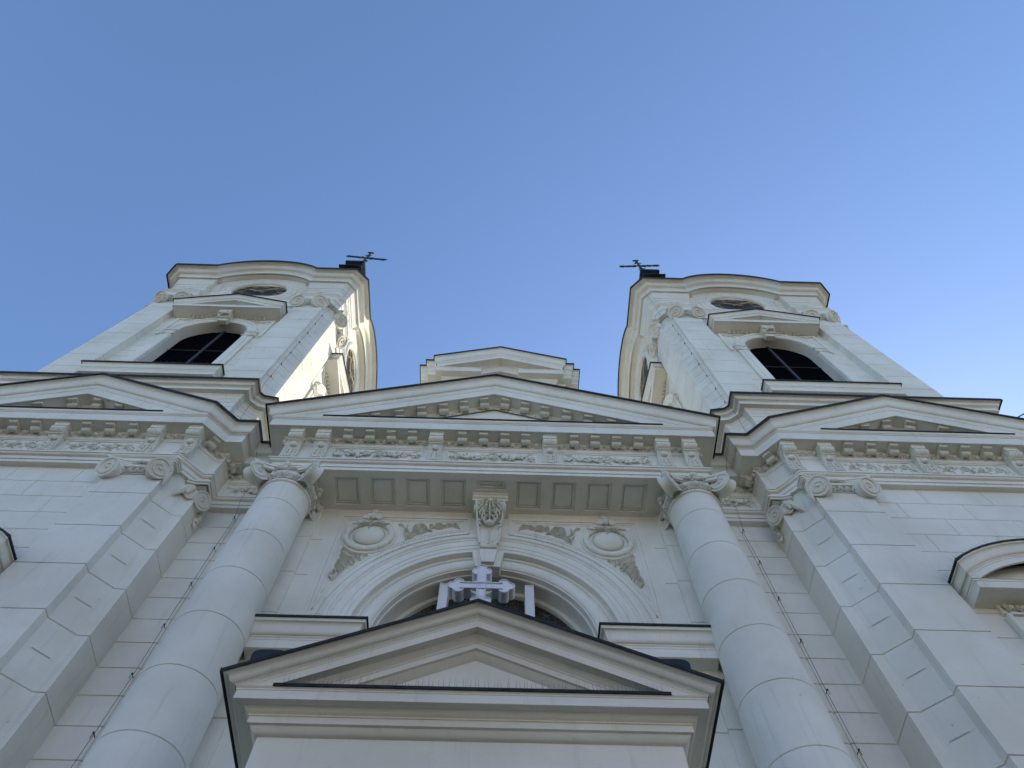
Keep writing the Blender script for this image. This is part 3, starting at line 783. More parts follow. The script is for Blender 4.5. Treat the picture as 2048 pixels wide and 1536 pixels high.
    for sg in (-1, 1):
        pth = [(hcx-H, Yh+.01), (hcx-H, Yh)] if sg < 0 else [(hcx+H, Yh), (hcx+H, Yh+.01)]
        dd = [(-1, 0), (-1, -1)] if sg < 0 else [(1, -1), (1, 0)]
        mb.sweep([(.47, 10.19)]+[p for p in ztop if p[0] >= .47], pth, dd)
    mb.poly([(hcx-1.9, Yh-.2, 10.2), (hcx+1.9, Yh-.2, 10.2), (hcx+1.5, Yh-.2, 10.7), (hcx, Yh-.2, 11.1), (hcx-1.5, Yh-.2, 10.7)])
    mb.build("hood", 'stucco', HD)
    mb = MB(); rows = []
    for i in range(17):
        t = -1+2*i/16; a = amax*t; r = Rt+.0; S = [(.60, -.02), (.63, -.02), (.635, .01), (.62, .02), (0, .02)]
        rows.append([(hcx+(r+v)*math.sin(a)+(o-.62)*(1 if i == 16 else -1 if i == 0 else 0), Yh-o, czc+(r+v)*math.cos(a)) for o, v in S])
    mb.grid(rows)
    for sg in (-1, 1):
        pth = [(hcx-H, Yh+.01), (hcx-H, Yh)] if sg < 0 else [(hcx+H, Yh), (hcx+H, Yh+.01)]
        dd = [(-1, 0), (-1, -1)] if sg < 0 else [(1, -1), (1, 0)]
        z = ztop[-1][1]; mb.sweep([(.60, z-.01), (.63, z-.01), (.635, z+.02), (.62, z+.03), (0, z+.03)], pth, dd)
    mb.build("hood_sheet", 'metal', HD)
    mb = MB(); eggs(mb, (hcx-1.5, Yh-.06), (hcx+1.5, Yh-.06), 9.83, .12, .2, .06)
    for q in (-1, 1): leafcurl(mb, (hcx+q*1.45, 9.92), 90, .15, .05, 60, Yh-.08, .05, 5)
    mb.build("egg_and_dart", 'relief', HD)
    mb = MB()   # architrave frame of the window
    for x0, x1, d in ((1.28, 1.50, .09), (1.50, 1.58, .13)):
        for sg in (-1, 1):
            a, b = sorted((hcx+sg*x0, hcx+sg*x1)); mb.box(a, Yh-d, 3.0, b, Yh+.1, 9.70 if d < .1 else 9.72)
        mb.box(hcx-x0, Yh-d, 9.70-(.22 if d < .1 else -.01), hcx+x0, Yh+.1, 9.70+(0 if d < .1 else .06))
    frame_panel(mb, hcx-1.2, hcx+1.2, 8.6, 9.4, Yh+.0, .04, .03)
    mb.box(hcx-1.28, Yh, 8.4, hcx+1.28, Yh+.12, 9.48)
    for q in (-1, 1):
        for k in range(6): leafcurl(mb, (hcx+q*(1.05-.1*k), 9.25-.06*k), 250+q*30*(k % 3), .3, .05, q*(60-20*(k % 2)), Yh, .05, 7)
    mb.build("window_frame", 'stucco', HD)
    mb = MB(); mb.box(hcx-1.28, Yh+.1, 3.2, hcx+1.28, Yh+.14, 8.4); mb.build("pane", 'glass', HD)

# ---- central bay wall with the great arched window
AZ, AR = 10.05, 2.10
YW = 9.0
CB = empty("central_bay", parent=CH)
mb = MB()
# responds either side (stepped strips beside the columns)
JR = [12.82-1.19*k for k in range(12)]
for s in (-1, 1):
    pl = [(4.7, 8.90), (3.80, 8.90), (3.80, 8.975), (3.54, 8.975)]
    mb.sweep(wallprof(GROUND, ZA, JR), mir(pl, s) if s < 0 else list(reversed([(x, y) for x, y in pl])))
mb.build("respond", 'stucco', CB)
mb = MB()
R1 = 3.05
def arcpt(r, a): return (r*math.sin(a), AZ+r*math.cos(a))
# spandrel wall with sunk panel border lines
top = ZA; n = 36
for s in (-1, 1):
    pts = [arcpt(2.5, math.pi/2*i/n) for i in range(n+1)]
    for (x0, z0), (x1, z1) in zip(pts, pts[1:]):
        mb.poly([(s*x0, YW-.02, z0), (s*x1, YW-.02, z1), (s*x1, YW-.02, top), (s*x0, YW-.02, top)])
    mb.poly([(s*2.5, YW-.02, GROUND), (s*3.56, YW-.02, GROUND), (s*3.56, YW-.02, top), (s*2.5, YW-.02, top)])
mb.build("wall", 'stucco', CB)
# archivolt mouldings: profile in (radius, y)
mb = MB()
AP = [(3.08, 8.98), (3.07, 8.945), (3.02, 8.935), (2.98, 8.90), (2.93, 8.90), (2.90, 8.935), (2.87, 8.94), (2.86, 8.955), (2.70, 8.955), (2.695, 8.967), (2.60, 8.967), (2.595, 8.978), (2.50, 8.978),
      (2.50, 9.11), (2.47, 9.115), (2.45, 9.09), (2.41, 9.085), (2.40, 9.12), (2.36, 9.125)]+[(2.24+.12*math.cos(R(a)), 9.12-.06*math.sin(R(a))) for a in range(0, 181, 20)]+[(2.10, 9.125), (2.095, 9.13), (2.085, 9.24), (2.06, 9.25), (2.055, 9.30), (2.085, 9.31), (2.085, 9.75)]
rows = []
rows.append([(-r, y, GROUND+2) for r, y in AP])
for i in range(73):
    a = -math.pi/2+math.pi*i/72; rows.append([(r*math.sin(a), y, AZ+r*math.cos(a)) for r, y in AP])
rows.append([(r, y, GROUND+2) for r, y in AP])
mb.grid(rows); mb.build("archivolt", 'stucco', CB, ang=28)
# border lines of the spandrel panels (narrow raised fillets)
def fillet(mb, pts, y, w=.014, d=.012):
    P = [Vector((p[0], 0, p[1])) for p in pts]; k = len(P); rows = []
    for i, p in enumerate(P):
        t1 = (P[i]-P[i-1]).normalized() if i > 0 else (P[1]-P[0]).normalized()
        t2 = (P[i+1]-P[i]).normalized() if i < k-1 else t1
        n1 = Vector((-t1.z, 0, t1.x)); n2 = Vector((-t2.z, 0, t2.x)); m_ = (n1+n2)/(1+n1.dot(n2)+1e-6)
        a = p+m_*w; b = p-m_*w
        rows.append([(a.x, y, a.z), (a.x, y-d, a.z), (b.x, y-d, b.z), (b.x, y, b.z)])
    mb.grid(rows)
for s in (-1, 1):
    mb = MB()
    for off, w_, d_ in ((0, .03, .022), (.10, .012, .014), (.16, .008, .012)):
        xl, zt, xr = 3.31-off, 13.75-off, .46+off; r = 3.16+off
        pts = [(s*xl, AZ+math.sqrt(max(0, r*r-xl*xl)) if xl < r else AZ-.2)]
        if xl >= r: pts = [(s*xl, AZ-.1)]
        pts += [(s*xl, zt), (s*xr, zt), (s*xr, AZ+math.sqrt(r*r-xr*xr))]
        fillet(mb, pts, YW-.02, w_, d_)
        a0 = math.asin(xr/r); a1 = math.asin(min(1, xl/r)); k = 26
        fillet(mb, [(s*r*math.sin(a0+(a1-a0)*i/k), AZ+r*math.cos(a0+(a1-a0)*i/k)) for i in range(k+1)], YW-.02, w_*.8, d_)
    mb.build("spandrel_panel", 'stucco', CB)
    # medallion
    mb = MB(); mx, mz = s*2.58, 12.96; yy = YW-.02
    mb.M = Matrix.Translation((mx, yy, mz)) @ Matrix.Rotation(math.pi/2, 4, 'X')
    mb.lathe([(.60, 0), (.60, .02), (.585, .03), (.55, .03), (.545, .04)], (0, 0), 48)
    rows = []
    for i in range(72):
        a = 2*math.pi*i/72; bump = 1.06 if (i % 6) not in (0,) else .72
        rows.append([((.485+.065*bump*math.cos(2*math.pi*j/10))*math.cos(a), (.485+.065*bump*math.cos(2*math.pi*j/10))*math.sin(a), .045+.06*bump*math.sin(2*math.pi*j/10)) for j in range(10)])
    mb.grid(rows, closed_u=True, closed_v=True)
    mb.lathe([(.42, .0), (.415, .02), (.36, .03), (.345, .04)], (0, 0), 48)
    mb.ell((0, 0, .02), (.335, .325, .15), 28, 12)
    mb.M = Matrix.Identity(4)
    # crowning cartouche with trefoil, scrolls and husks
    for dx, dz, r in ((0, .86, .085), (-.10, .74, .08), (.10, .74, .08), (0, .72, .09)):
        mb.M = Matrix.Translation((mx+dx, yy-.10, mz+dz)) @ Matrix.Rotation(math.pi/2, 4, 'X')
        mb.lathe([(r, -.12), (r, .0), (r*.92, .02), (r*.78, .02), (r*.72, 0), (0, .0)], (0, 0), 16); mb.M = Matrix.Identity(4)
    mb.ell((mx, yy-.13, mz+.60), (.09, .09, .10), 9, 6)
    for q in (-1, 1):
        volute(mb, (mx+q*.14, yy-.12, mz+.53), -math.pi/2, .075, .12, .95, q, both=False)
        mb.tube([(mx+q*.06, yy-.13, mz+.66), (mx+q*.17, yy-.13, mz+.58), (mx+q*.13, yy-.12, mz+.45), (mx+q*.26, yy-.12, mz+.42), (mx+q*.36, yy-.12, mz+.36)], [.04, .035, .03, .045, .02], 6)
        blobs(mb, (mx+q*.32, yy-.09, mz+.38), 9, .10, .05, .025, .05, .05, rg)
        leafcurl(mb, (mx+q*.05, mz+.42), 90-q*75, .22, .035, -q*70, yy-.1, .04, 7)
    for k in range(5): rosette(mb, (mx+(.02 if k % 2 else -.02), yy-.15, mz+.38-.065*k), .042-.004*k, 4, .03)
    mb.build("medallion", 'relief', CB)
    # two acanthus sprays
    mb = MB(); y0 = yy-.002
    for st in SP_UP: stroke(mb, [(-s*x if s < 0 else -x, z) for x, z in st] if s > 0 else [(x, z) for x, z in st], .018, y0, .085)
    mb.build("acanthus_spray", 'relief', CB); mb = MB()
    for st in SP_LOW: stroke(mb, [(-x, z) for x, z in st] if s > 0 else st, .021, y0, .09)
    mb.build("acanthus_spray", 'relief', CB)

# keystone and console
mb = MB()
mb.slab([(-.13, 12.02), (.13, 12.02), (.205, 12.62), (-.205, 12.62)], 8.84, 9.2)
mb.slab([(-.25, 11.98), (.25, 11.98), (.33, 12.50), (-.33, 12.50)], 8.93, 9.19)
mb.build("keystone", 'stucco', CB)
mb = MB()
mb.prism([(9.0, 13.80), (8.50, 13.80), (8.50, 13.86), (8.46, 13.88), (8.46, 13.95), (8.43, 13.97), (8.43, 14.018), (9.0, 14.018)], -.40, .40)
side = [(8.98, 12.46), (8.80, 12.46), (8.77, 12.50), (8.77, 12.58), (8.80, 12.62), (8.83, 12.72), (8.85, 12.9), (8.84, 13.1), (8.78, 13.3), (8.68, 13.48), (8.57, 13.6), (8.53, 13.7), (8.53, 13.80), (8.98, 13.80)]
n_ = len(side); P_ = []
for sx in (-1, 1):
    for yq, zq in side: P_.append((sx*(.175+.15*max(0, (zq-12.5)/1.3)), yq, zq))
mb.add(P_, [tuple(range(n_))[::-1], tuple(range(n_, 2*n_))]+[(i, (i+1) % n_, n_+(i+1) % n_, n_+i) for i in range(n_)])
for sx in (-1, 1):
    mb.tube([(sx*.19, 8.76, 12.52), (sx*.2, 8.81, 12.7), (sx*.225, 8.83, 12.95), (sx*.25, 8.79, 13.2), (sx*.275, 8.68, 13.45), (sx*.30, 8.54, 13.62), (sx*.31, 8.50, 13.76)], .028, 6)
    mb.M = Matrix.Translation((sx*.335, 8.62, 13.62)) @ Matrix.Rotation(math.pi/2, 4, 'Z'); spiral_disc(mb, .12, 1.6, sx, .022); mb.M = Matrix.Identity(4)
    mb.M = Matrix.Translation((sx*.26, 8.80, 13.30)) @ Matrix.Rotation(-sx*math.pi/2, 4, 'Z'); blobs(mb, (0, 0, 0), 12, .10, .16, .03, .05, .05, rg); mb.M = Matrix.Identity(4)
# acanthus leaf over the face
mb.M = Matrix.Translation((0, 8.50, 13.76)) @ Matrix.Rotation(R(27), 4, 'X')
for q in (-1, 1):
    for k, (x0, z0, x1, z1, x2, z2) in enumerate(((.02, -.02, .14, .0, .25, -.10), (.02, -.08, .15, -.08, .27, -.22), (.02, -.18, .13, -.18, .24, -.34), (.02, -.28, .10, -.28, .19, -.46), (.02, -.38, .07, -.40, .12, -.56), (.04, 0, .10, -.2, .13, -.38))):
        stroke(mb, [(q*x0, z0), (q*(x0+x1)/2, (z0+z1)/2+.015), (q*x1, z1), (q*x2, z2)], .036, 0, .085)
        stroke(mb, [(q*x1, z1), (q*(x1+.05), z1-.06), (q*(x2-.02), z2+.0), (q*(x2-.06), z2-.05)], .024, -.03, .05)
stroke(mb, [(0, 0), (0, -.2), (0, -.4), (0, -.6)], .03, 0, .11)
mb.M = Matrix.Identity(4)
mb.ell((0, 8.70, 13.20), (.085, .08, .06), 12, 8); mb.ell((0, 8.72, 13.26), (.10, .07, .045), 12, 6)
for k in range(9): mb.ell((0, 8.80, 13.12-.05*k), (.022, .03, .028), 6, 4)
blobs(mb, (0, 8.82, 12.60), 14, .10, .07, .02, .04, .05, rg)
mb.build("keystone_console", 'relief', CB, ang=45)

# window behind: glazing, mullions
WN = empty("arched_window", parent=CB)
mb = MB(); pts = [arcpt(2.2, -math.pi/2+math.pi*i/40) for i in range(41)]
mb.poly([(p[0], 9.72, p[1]) for p in pts]+[(2.2, 9.72, 3.0), (-2.2, 9.72, 3.0)]); mb.build("pane", 'glass', WN)
mb = MB(); rows = []
for i in range(61):
    a = -math.pi/2+math.pi*i/60; rows.append([(r*math.sin(a), y, AZ+r*math.cos(a)) for r, y in ((2.10, 9.62), (2.0, 9.62), (1.99, 9.64), (1.99, 9.73))])
mb.grid(rows); mb.build("window_frame", 'stucco', WN)
for s in (-1, 1):
    mb = MB(); zt = AZ+math.sqrt(2.07**2-.95**2); mb.box(s*.86-.09, 9.30, 5, s*.86+.09, 9.66, zt-.01)
    frame_panel(mb, s*.86-.09, s*.86+.09, 5, zt-.01, 9.30, .022, .012)
    mb.build("mullion", 'white_paint', WN)

# impost cornices to the sides of the arch
for s in (-1, 1):
    mb = MB(); pth = [(1.45+1.1, 9.05), (1.45+1.1, YW-.02), (3.95, YW-.02)]
    ip = [(0, 8.2), (0, 8.5), (.04, 8.52), (.04, 8.8), (.10, 8.86), (.10, 8.90), (.02, 8.92), (.02, 9.12), (.06, 9.16), (.08, 9.24), (.30, 9.26), (.32, 9.26), (.32, 9.245), (.36, 9.245), (.36, 9.42), (.37, 9.43), (.37, 9.46), (.39, 9.48)]+[(o, z) for o, z in cyma(.39, 9.48, .53, 9.74, 8)]+[(.54, 9.76), (.54, 9.79)]
    if s < 0: pth = [(-x, y) for x, y in reversed(pth)]; 
    mb.sweep(ip, pth if s > 0 else pth)
    mb.build("impost_cornice", 'stucco', CB)
    mb = MB(); mb.sweep([(.535, 9.78), (.565, 9.765), (.565, 9.815), (.55, 9.825), (-.05, 9.83)], pth); mb.build("impost_sheet", 'metal', CB)

# ================================================================== attic storey under each tower
ATT = [(0, 16.0), (0, 17.86), (.02, 17.88), (.02, 17.93), (.06, 18.0), (.09, 18.05), (.09, 18.10), (.12, 18.14), (.13, 18.19), (.235, 18.20), (.235, 18.185), (.26, 18.185), (.26, 18.31), (.27, 18.315), (.27, 18.335), (.29, 18.34)]+cyma(.29, 18.345, .435, 18.50, 8)+[(.44, 18.51), (.44, 18.53)]
for s in (-1, 1):
    A = empty("attic_storey", parent=CH)
    # plan, right side, travelling inwards
    pl = [(13.85, 16.0), (13.85, 8.12), (7.08, 8.12), (7.08, 8.30), (6.72, 8.60), (6.60, 8.62), (6.60, 16.0)]
    pts = mir(pl, s); JA = [16.5+.55*k for k in range(3)]
    prof = [(0, 15.9)]+[q for z in JA for q in ((0, z-.012), (-.02, z-.005), (-.02, z+.005), (0, z+.012))]+ATT[1:]
    mb = MB(); mb.sweep(prof, pts); mb.build("attic_wall", 'stucco', A)
    mb = MB(); D = mitres(pts)
    mb.sweep([(.435, 18.51), (.47, 18.455), (.472, 18.55), (.455, 18.565), (.0, 18.58)], pts)
    cap = [(x, y, 18.58) for x, y in pts]; mb.poly(cap)
    mb.build("attic_sheet", 'metal', A)

# ================================================================== towers
TCX, TCY = {-1: -10.53, 1: 10.37}, 12.13
ZT0, ZSH, ZCAP, ZTOP = 18.5, 27.30, 28.40, 31.65
JT = [27.15-1.08*k for k in range(8)]; JTW = [27.15-.54*k for k in range(16)]
AW = 2.2                                     # half width of the arch over the clock (top edge)

def tower_face_parts(detail=True):
    """all parts of one tower face, local frame: tower axis at the origin, face looking to -y. returns list of objects"""
    out = []
    yp, yw = -3.85, -3.60
    # --- pilasters and half chamfers
    for s in (-1, 1):
        mb = MB()
        pl = [(2.24, yw), (2.24, yp), (3.38, yp), (3.38, yp+.11), (3.57, yp+.28)]
        if s < 0: pl = [(-x, y) for x, y in reversed(pl)]
        mb.sweep(wallprof(ZT0-.1, ZCAP+.05, JT, .012, .02), pl)
        # extra half joints in chamfer
        for k in range(15):
            z = 26.61-1.08*k
            if z < ZT0: break
            pa = Vector((s*3.40, yp+.13, z)); pb = Vector((s*3.56, yp+.275, z)); nn = Vector((s*.67, -.74, 0))*.004
            c = mb.cur; mb.mat('stucco'); mb.mat('groove')
            mb.add([tuple(pa+nn-Vector((0, 0, .012))), tuple(pb+nn-Vector((0, 0, .012))), tuple(pb+nn+Vector((0, 0, .012))), tuple(pa+nn+Vector((0, 0, .012)))], [(0, 1, 2, 3)])
            mb.mat('stucco')
        out.append(mb.build("pilaster", 'stucco', None))
    # --- wall with arched opening
    mb = MB(); hw, zs = 1.24, 24.85
    for s in (-1, 1):
        pl = [(hw+.42, yw), (2.24, yw)]
        if s < 0: pl = [(-x, y) for x, y in reversed(pl)]
        mb.sweep(wallprof(ZT0-.1, ZTOP, JTW, .012, .02), pl)
    n = 20; zt = 30.0
    for s in (-1, 1):
        pts = [(hw*math.sin(math.pi/2*i/n), zs+1.22*math.cos(math.pi/2*i/n)) for i in range(n+1)]
        for (x0, z0), (x1, z1) in zip(pts, pts[1:]): mb.poly([(s*x0, yw, z0), (s*x1, yw, z1), (s*x1, yw, zt), (s*x0, yw, zt)])
        mb.poly([(s*hw, yw, ZT0), (s*(hw+.43), yw, ZT0), (s*(hw+.43), yw, zt), (s*hw, yw, zt)])
    mb.poly([(-2.3, yw+.0, zt), (2.3, yw+.0, zt), (2.3, yw, 32.3), (-2.3, yw, 32.3)])
    # reveal and inner ring
    rows = [[(-hw, yw, ZT0), (-hw, yw+.38, ZT0)]]+[[(hw*math.sin(a), yw, zs+1.22*math.cos(a)), (hw*math.sin(a), yw+.38, zs+1.22*math.cos(a))] for a in [-math.pi/2+math.pi*i/40 for i in range(41)]]+[[(hw, yw, ZT0), (hw, yw+.38, ZT0)]]
    mb.grid(rows)
    out.append(mb.build("tower_wall", 'stucco', None))
    # --- lower corner capitals, entablature
    for s in (-1, 1):
        mb = MB(); a, b = sorted((s*2.24, s*3.38))
        pil_capital(mb, a, b, yp, zt=ZCAP, R0=.33, egg=True, inn=s, tl=30)
        out.append(mb.build("pilaster_capital", 'relief', None))
    # diagonal half capital leaf clusters at the chamfer
    # --- entablature: ressauts over the pilasters, with wide chamfer
    E1 = [(-.30, 28.40), (0, 28.40), (0, 28.82), (.03, 28.83), (.03, 29.22), (.06, 29.26), (.10, 29.33), (.12, 29.34), (.12, 29.42), (.02, 29.44)]
    E2 = [(.02, 29.44), (.02, 30.10), (.05, 30.14), (.06, 30.30), (.09, 30.33), (.10, 30.60), (.14, 30.68), (.15, 30.84), (.17, 30.88), (.17, 30.95)]
    mb = MB()
    for s in (-1, 1):
        pl = [(2.24-.04, yw-.06), (2.24-.04, yp-.0), (3.56, yp-.0), (3.705, -3.705)]
        dr = [(-1, 0), (-1, -1), (.70, -1), (.85, -.85)]
        if s < 0: pl = [(-x, y) for x, y in reversed(pl)]; dr = [(-a, b) for a, b in reversed(dr)]
        mb.sweep(E1+E2[1:], pl, dr)
        # plain face between ressaut and clock
        q = [(AW-.2, yw-.06), (2.25, yw-.06)]
        frame_panel(mb, *sorted((s*2.5, s*3.3)), 29.6, 29.98, yp-.02, .03, .012)
    mb.grid([[(x, yw-.06-o, z) for o, z in E1] for x in (-2.25, 2.25)])
    mb.grid([[(x, yw-.06-o, z) for o, z in ((.0, 29.44), (0, 31.9))] for x in (-2.25, 2.25)])
    for s in (-1, 1):
        for k in range(4): leafcurl(mb, (s*2.9, 29.72), 90-s*(60-40*k), .28, .03, s*50, yp-.02, .03, 6)
    out.append(mb.build("tower_entablature", 'stucco', None))
    # bed moulding and crown following the arch
    C1 = [(.0, 30.22), (.04, 30.26), (.06, 30.36), (.06, 30.44), (.09, 30.47), (.10, 30.62), (.14, 30.70), (.15, 30.84), (.17, 30.88), (.17, 30.95)]
    C2 = [(.17, 30.95), (.235, 30.95), (.235, 30.93), (.26, 30.93), (.26, 31.14), (.27, 31.15), (.27, 31.20), (.30, 31.23)]+cyma(.31, 31.24, .645, 31.58, 14)+[(.65, 31.60), (.65, 31.63)]
    def arch_rows(prof, base_out, ys, ends=True):
        rows = []
        amax = R(56)
        def pt(u, o, z, dx): return (u+dx, ys-o, z)
        if ends:
            rows.append([(-(3.705+.85*o), -(3.705+.85*o), z) for o, z in prof])
            rows.append([(-(3.56+.70*o), ys-o, z) for o, z in prof])
        for i in range(33):
            t = -1+2*i/32; row = []
            for o, z in prof:
                wv = AW+.22*(z-ZTOP); a = amax*t
                row.append((wv*math.sin(a)/math.sin(amax), ys-o, z+1.12*(math.cos(a)-math.cos(amax))/(1-math.cos(amax))))
            rows.append(row)
        if ends:
            rows.append([((3.56+.70*o), ys-o, z) for o, z in prof])
            rows.append([((3.705+.85*o), -(3.705+.85*o), z) for o, z in prof])
        return rows
    mb = MB(); mb.grid(arch_rows(C1, 0, yw-.06, False)); 
    mb.grid([[(x, yw-.06-o, z) for o, z in C1] for x in (-2.25, -AW+.42)]); mb.grid([[(x, yw-.06-o, z) for o, z in C1] for x in (AW-.42, 2.25)])
    # soffit fill between bed moulding of the recessed part and the corona
    mb.grid(arch_rows([(-.30, 30.95), (.22, 30.95)], 0, yp, False))
    mb.grid([[(x, y, 30.951) for y in (yw, yp-.2)] for x in (-3.2, -AW+.35)]); mb.grid([[(x, y, 30.951) for y in (yw, yp-.2)] for x in (AW-.35, 3.2)])
    out.append(mb.build("bed_moulding", 'stucco', None))
    mb = MB(); mb.grid(arch_rows(C2, 0, yp)); out.append(mb.build("tower_cornice", 'stucco', None))
    mb = MB(); mb.grid(arch_rows([(.645, 31.59), (.69, 31.48), (.692, 31.66), (.675, 31.68), (.3, 31.71), (-1.6, 31.85)], 0, yp)); out.append(mb.build("cornice_sheet", 'metal', None))
    return out

def window_parts():
    out = []; yw = -3.60; hw, zs = 1.24, 24.85
    mb = MB()   # jamb strips, imposts, archivolt
    for s in (-1, 1):
        a, b = sorted((s*1.26, s*1.66)); mb.box(a, yw-.07, ZT0, b, yw+.01, zs-.05); a, b = sorted((s*1.30, s*1.50)); mb.box(a, yw-.09, ZT0, b, yw-.068, zs-.05)
        a, b = sorted((s*1.22, s*1.72)); mb.box(a, yw-.11, zs-.38, b, yw+.02, zs-.33); mb.box(a, yw-.12, zs-.02, b, yw+.02, zs+.06); mb.box(a+.03, yw-.08, zs-.33, b-.03, yw+.02, zs-.02)
        for k in range(4): mb.ell((s*(1.30+.11*k), yw-.09, zs-.17), (.045, .035, .11), 6, 5)
        a, b = sorted((s*1.78, s*1.90)); mb.box(a, yw-.05, zs-.3, b, yw+.01, 26.45)
    AP2 = [(0, .02), (0, -.06), (.03, -.065), (.05, -.09), (.12, -.09), (.13, -.075), (.24, -.075), (.26, -.11), (.33, -.12), (.36, -.09), (.36, .02)]
    rows = [[((hw+dr)*math.sin(a), yw+dy, zs+.04+(1.18+dr)*math.cos(a)) for dr, dy in AP2] for a in [-math.pi/2+math.pi*i/40 for i in range(41)]]
    mb.grid(rows)
    mb.box(-1.90, yw-.045, 26.30, 1.90, yw+.01, 26.45)
    for s in (-1, 1):     # spandrel curls
        for k in range(7): leafcurl(mb, (s*(1.62-.16*k), 26.28-.015*k), (200+35*(k % 3)) if s > 0 else (-20-35*(k % 3)), .26, .035, 80*(1 if k % 2 else -1), yw-.01, .04, 6)
    out.append(mb.build("window_surround", 'stucco', None))
    mb = MB(); mb.slab([(-.17, 25.88), (.17, 25.88), (.21, 26.14), (-.21, 26.14)], yw-.18, yw)       # carved key
    mb.prism([(yw, 26.12), (yw-.24, 26.12), (yw-.38, 26.3), (yw-.42, 26.50), (yw, 26.50)], -.24, .24)
    blobs(mb, (0, yw-.30, 26.32), 22, .2, .16, .04, .08, .08, rg); mb.ell((0, yw-.36, 26.25), (.09, .08, .10), 8, 6)
    out.append(mb.build("carved_key", 'relief', None))
    mb = MB()    # window pediment: cornice with low gable
    H, rk, top = 1.52, .45, 27.93; Y = yw
    hp = [(0, 26.360), (.04, 26.380), (.04, 26.500), (.10, 26.520), (.50, 26.520), (.50, 26.505), (.54, 26.505), (.54, 26.670), (.55, 26.680), (.56, 26.700), (0, 26.705)]
    pth = [(-H, Y+.01), (-H, Y), (H, Y), (H, Y+.01)]; mb.sweep(hp, pth)
    rp = [(.05, -.62), (.10, -.50), (.50, -.50), (.54, -.51), (.54, -.34), (.56, -.32)]+cyma(.56, -.31, .64, -.06, 6)+[(.645, -.05), (.645, -.02)]
    ra = MB(); ra.grid(gable_rows(rp, H, rk, top, Y, 0)); ra = cut_below(ra.build("raking_cornice", 'stucco', None), 26.702); out.append(ra)
    mb.poly([(-1.9, Y-.06, 26.68), (1.9, Y-.06, 26.68), (0, Y-.06, 27.5)])
    ret = [(o, top+v-rk*(H+o)) for o, v in rp if v > -.33]
    mb.sweep(ret, [(-H, Y+.01), (-H, Y)], [(-1, 0), (-1, -1)]); mb.sweep(ret, [(H, Y), (H, Y+.01)], [(1, -1), (1, 0)])
    blobs(mb, (0, Y-.12, 26.95), 10, .28, .06, .04, .07, .06, rg)
    out.append(mb.build("window_pediment", 'stucco', None))
    mb = MB(); ed = [(.645, -.03), (.68, -.06), (.68, .008), (.66, .018), (0, .02)]
    mb.grid(gable_rows(ed, H, rk, top, Y, 0)); z = top-.0-rk*(H+.645)
    red = [(.64, z-.03), (.68, z-.06), (.68, z+.01), (.66, z+.02), (0, z+.03)]
    mb.sweep(red, [(-H, Y+.01), (-H, Y)], [(-1, 0), (-1, -1)]); mb.sweep(red, [(H, Y), (H, Y+.01)], [(1, -1), (1, 0)])
    out.append(mb.build("pediment_sheet", 'metal', None))
    mb = MB(); eggs(mb, (-H-.0, Y-.06), (H, Y-.06), 26.38, .11, .17, .06); out.append(mb.build("egg_and_dart", 'relief', None))
    # opaque net sheet, coloured with the darkness of the belfry, and bars
    mb = MB(); mb.poly([(-1.4, yw+.37, 18.8), (1.4, yw+.37, 18.8), (1.4, yw+.37, 26.3), (-1.4, yw+.37, 26.3)]); out.append(mb.build("net_dark_sheet", 'net', None))
    mb = MB(); mb.box(-.045, yw+.31, 18.8, .045, yw+.36, 26.1); mb.box(-1.24, yw+.33, 23.9, 1.24, yw+.35, 23.93); out.append(mb.build("window_bar", 'bar', None))
    # sill cornice below, on the attic
    mb = MB(); H2 = 1.62
    sp = [(0, 18.8), (0, 19.75), (.03, 19.78), (.03, 19.84), (.08, 19.9), (.36, 19.92), (.36, 19.905), (.40, 19.905), (.40, 20.10), (.41, 20.11), (.42, 20.14)]+cyma(.42, 20.15, .50, 20.40, 6)+[(.505, 20.41), (.505, 20.44)]
    pth = [(-H2, Y+.01), (-H2, Y-.0), (H2, Y-.0), (H2, Y+.01)]; mb.sweep(sp, pth)
    for s in (-1, 1): mb.box(*((s*1.05-.35, Y-.09, 19.55, s*1.05+.35, Y, 19.72)))
    blobs(mb, (0, Y-.04, 19.55), 16, .3, .08, .04, .08, .05, rg)
    for q in (-1, 1): leafcurl(mb, (q*.1, 19.55), 90-q*70, .5, .06, -q*40, Y-.02, .06, 8)
    out.append(mb.build("window_sill", 'stucco', None))
    mb = MB(); mb.sweep([(.50, 20.42), (.535, 20.39), (.535, 20.46), (.52, 20.47), (0, 20.48)], pth); mb.poly([(x, y, 20.475) for x, y in pth]); out.append(mb.build("sill_sheet", 'metal', None))
    return out

def numeral(mb, txt, a, r, h):
    """roman numeral from thin bars placed radially at angle a"""
    wl = {'I': .055, 'V': .13, 'X': .13}; tot = sum(wl[c] for c in txt)+.02*(len(txt)-1); x = -tot/2
    base = mb.M.copy(); mb.M = base @ Matrix.Rotation(a, 4, 'Y') @ Matrix.Translation((0, 0, r))
    def bar(x0, z0, x1, z1, t=.016): mb.slab([(x0-t, z0), (x0+t, z0), (x1+t, z1), (x1-t, z1)], -.012, 0)
    for c in txt:
        ww = wl[c]; m0 = x+ww/2
        if c == 'I': bar(m0, -h/2, m0, h/2)
        if c == 'V': bar(m0-ww*.4, h/2, m0, -h/2); bar(m0+ww*.4, h/2, m0, -h/2, .009)
        if c == 'X': bar(m0-ww*.4, h/2, m0+ww*.4, -h/2); bar(m0+ww*.4, h/2, m0-ww*.4, -h/2, .009)
        x += ww+.02
    mb.M = base
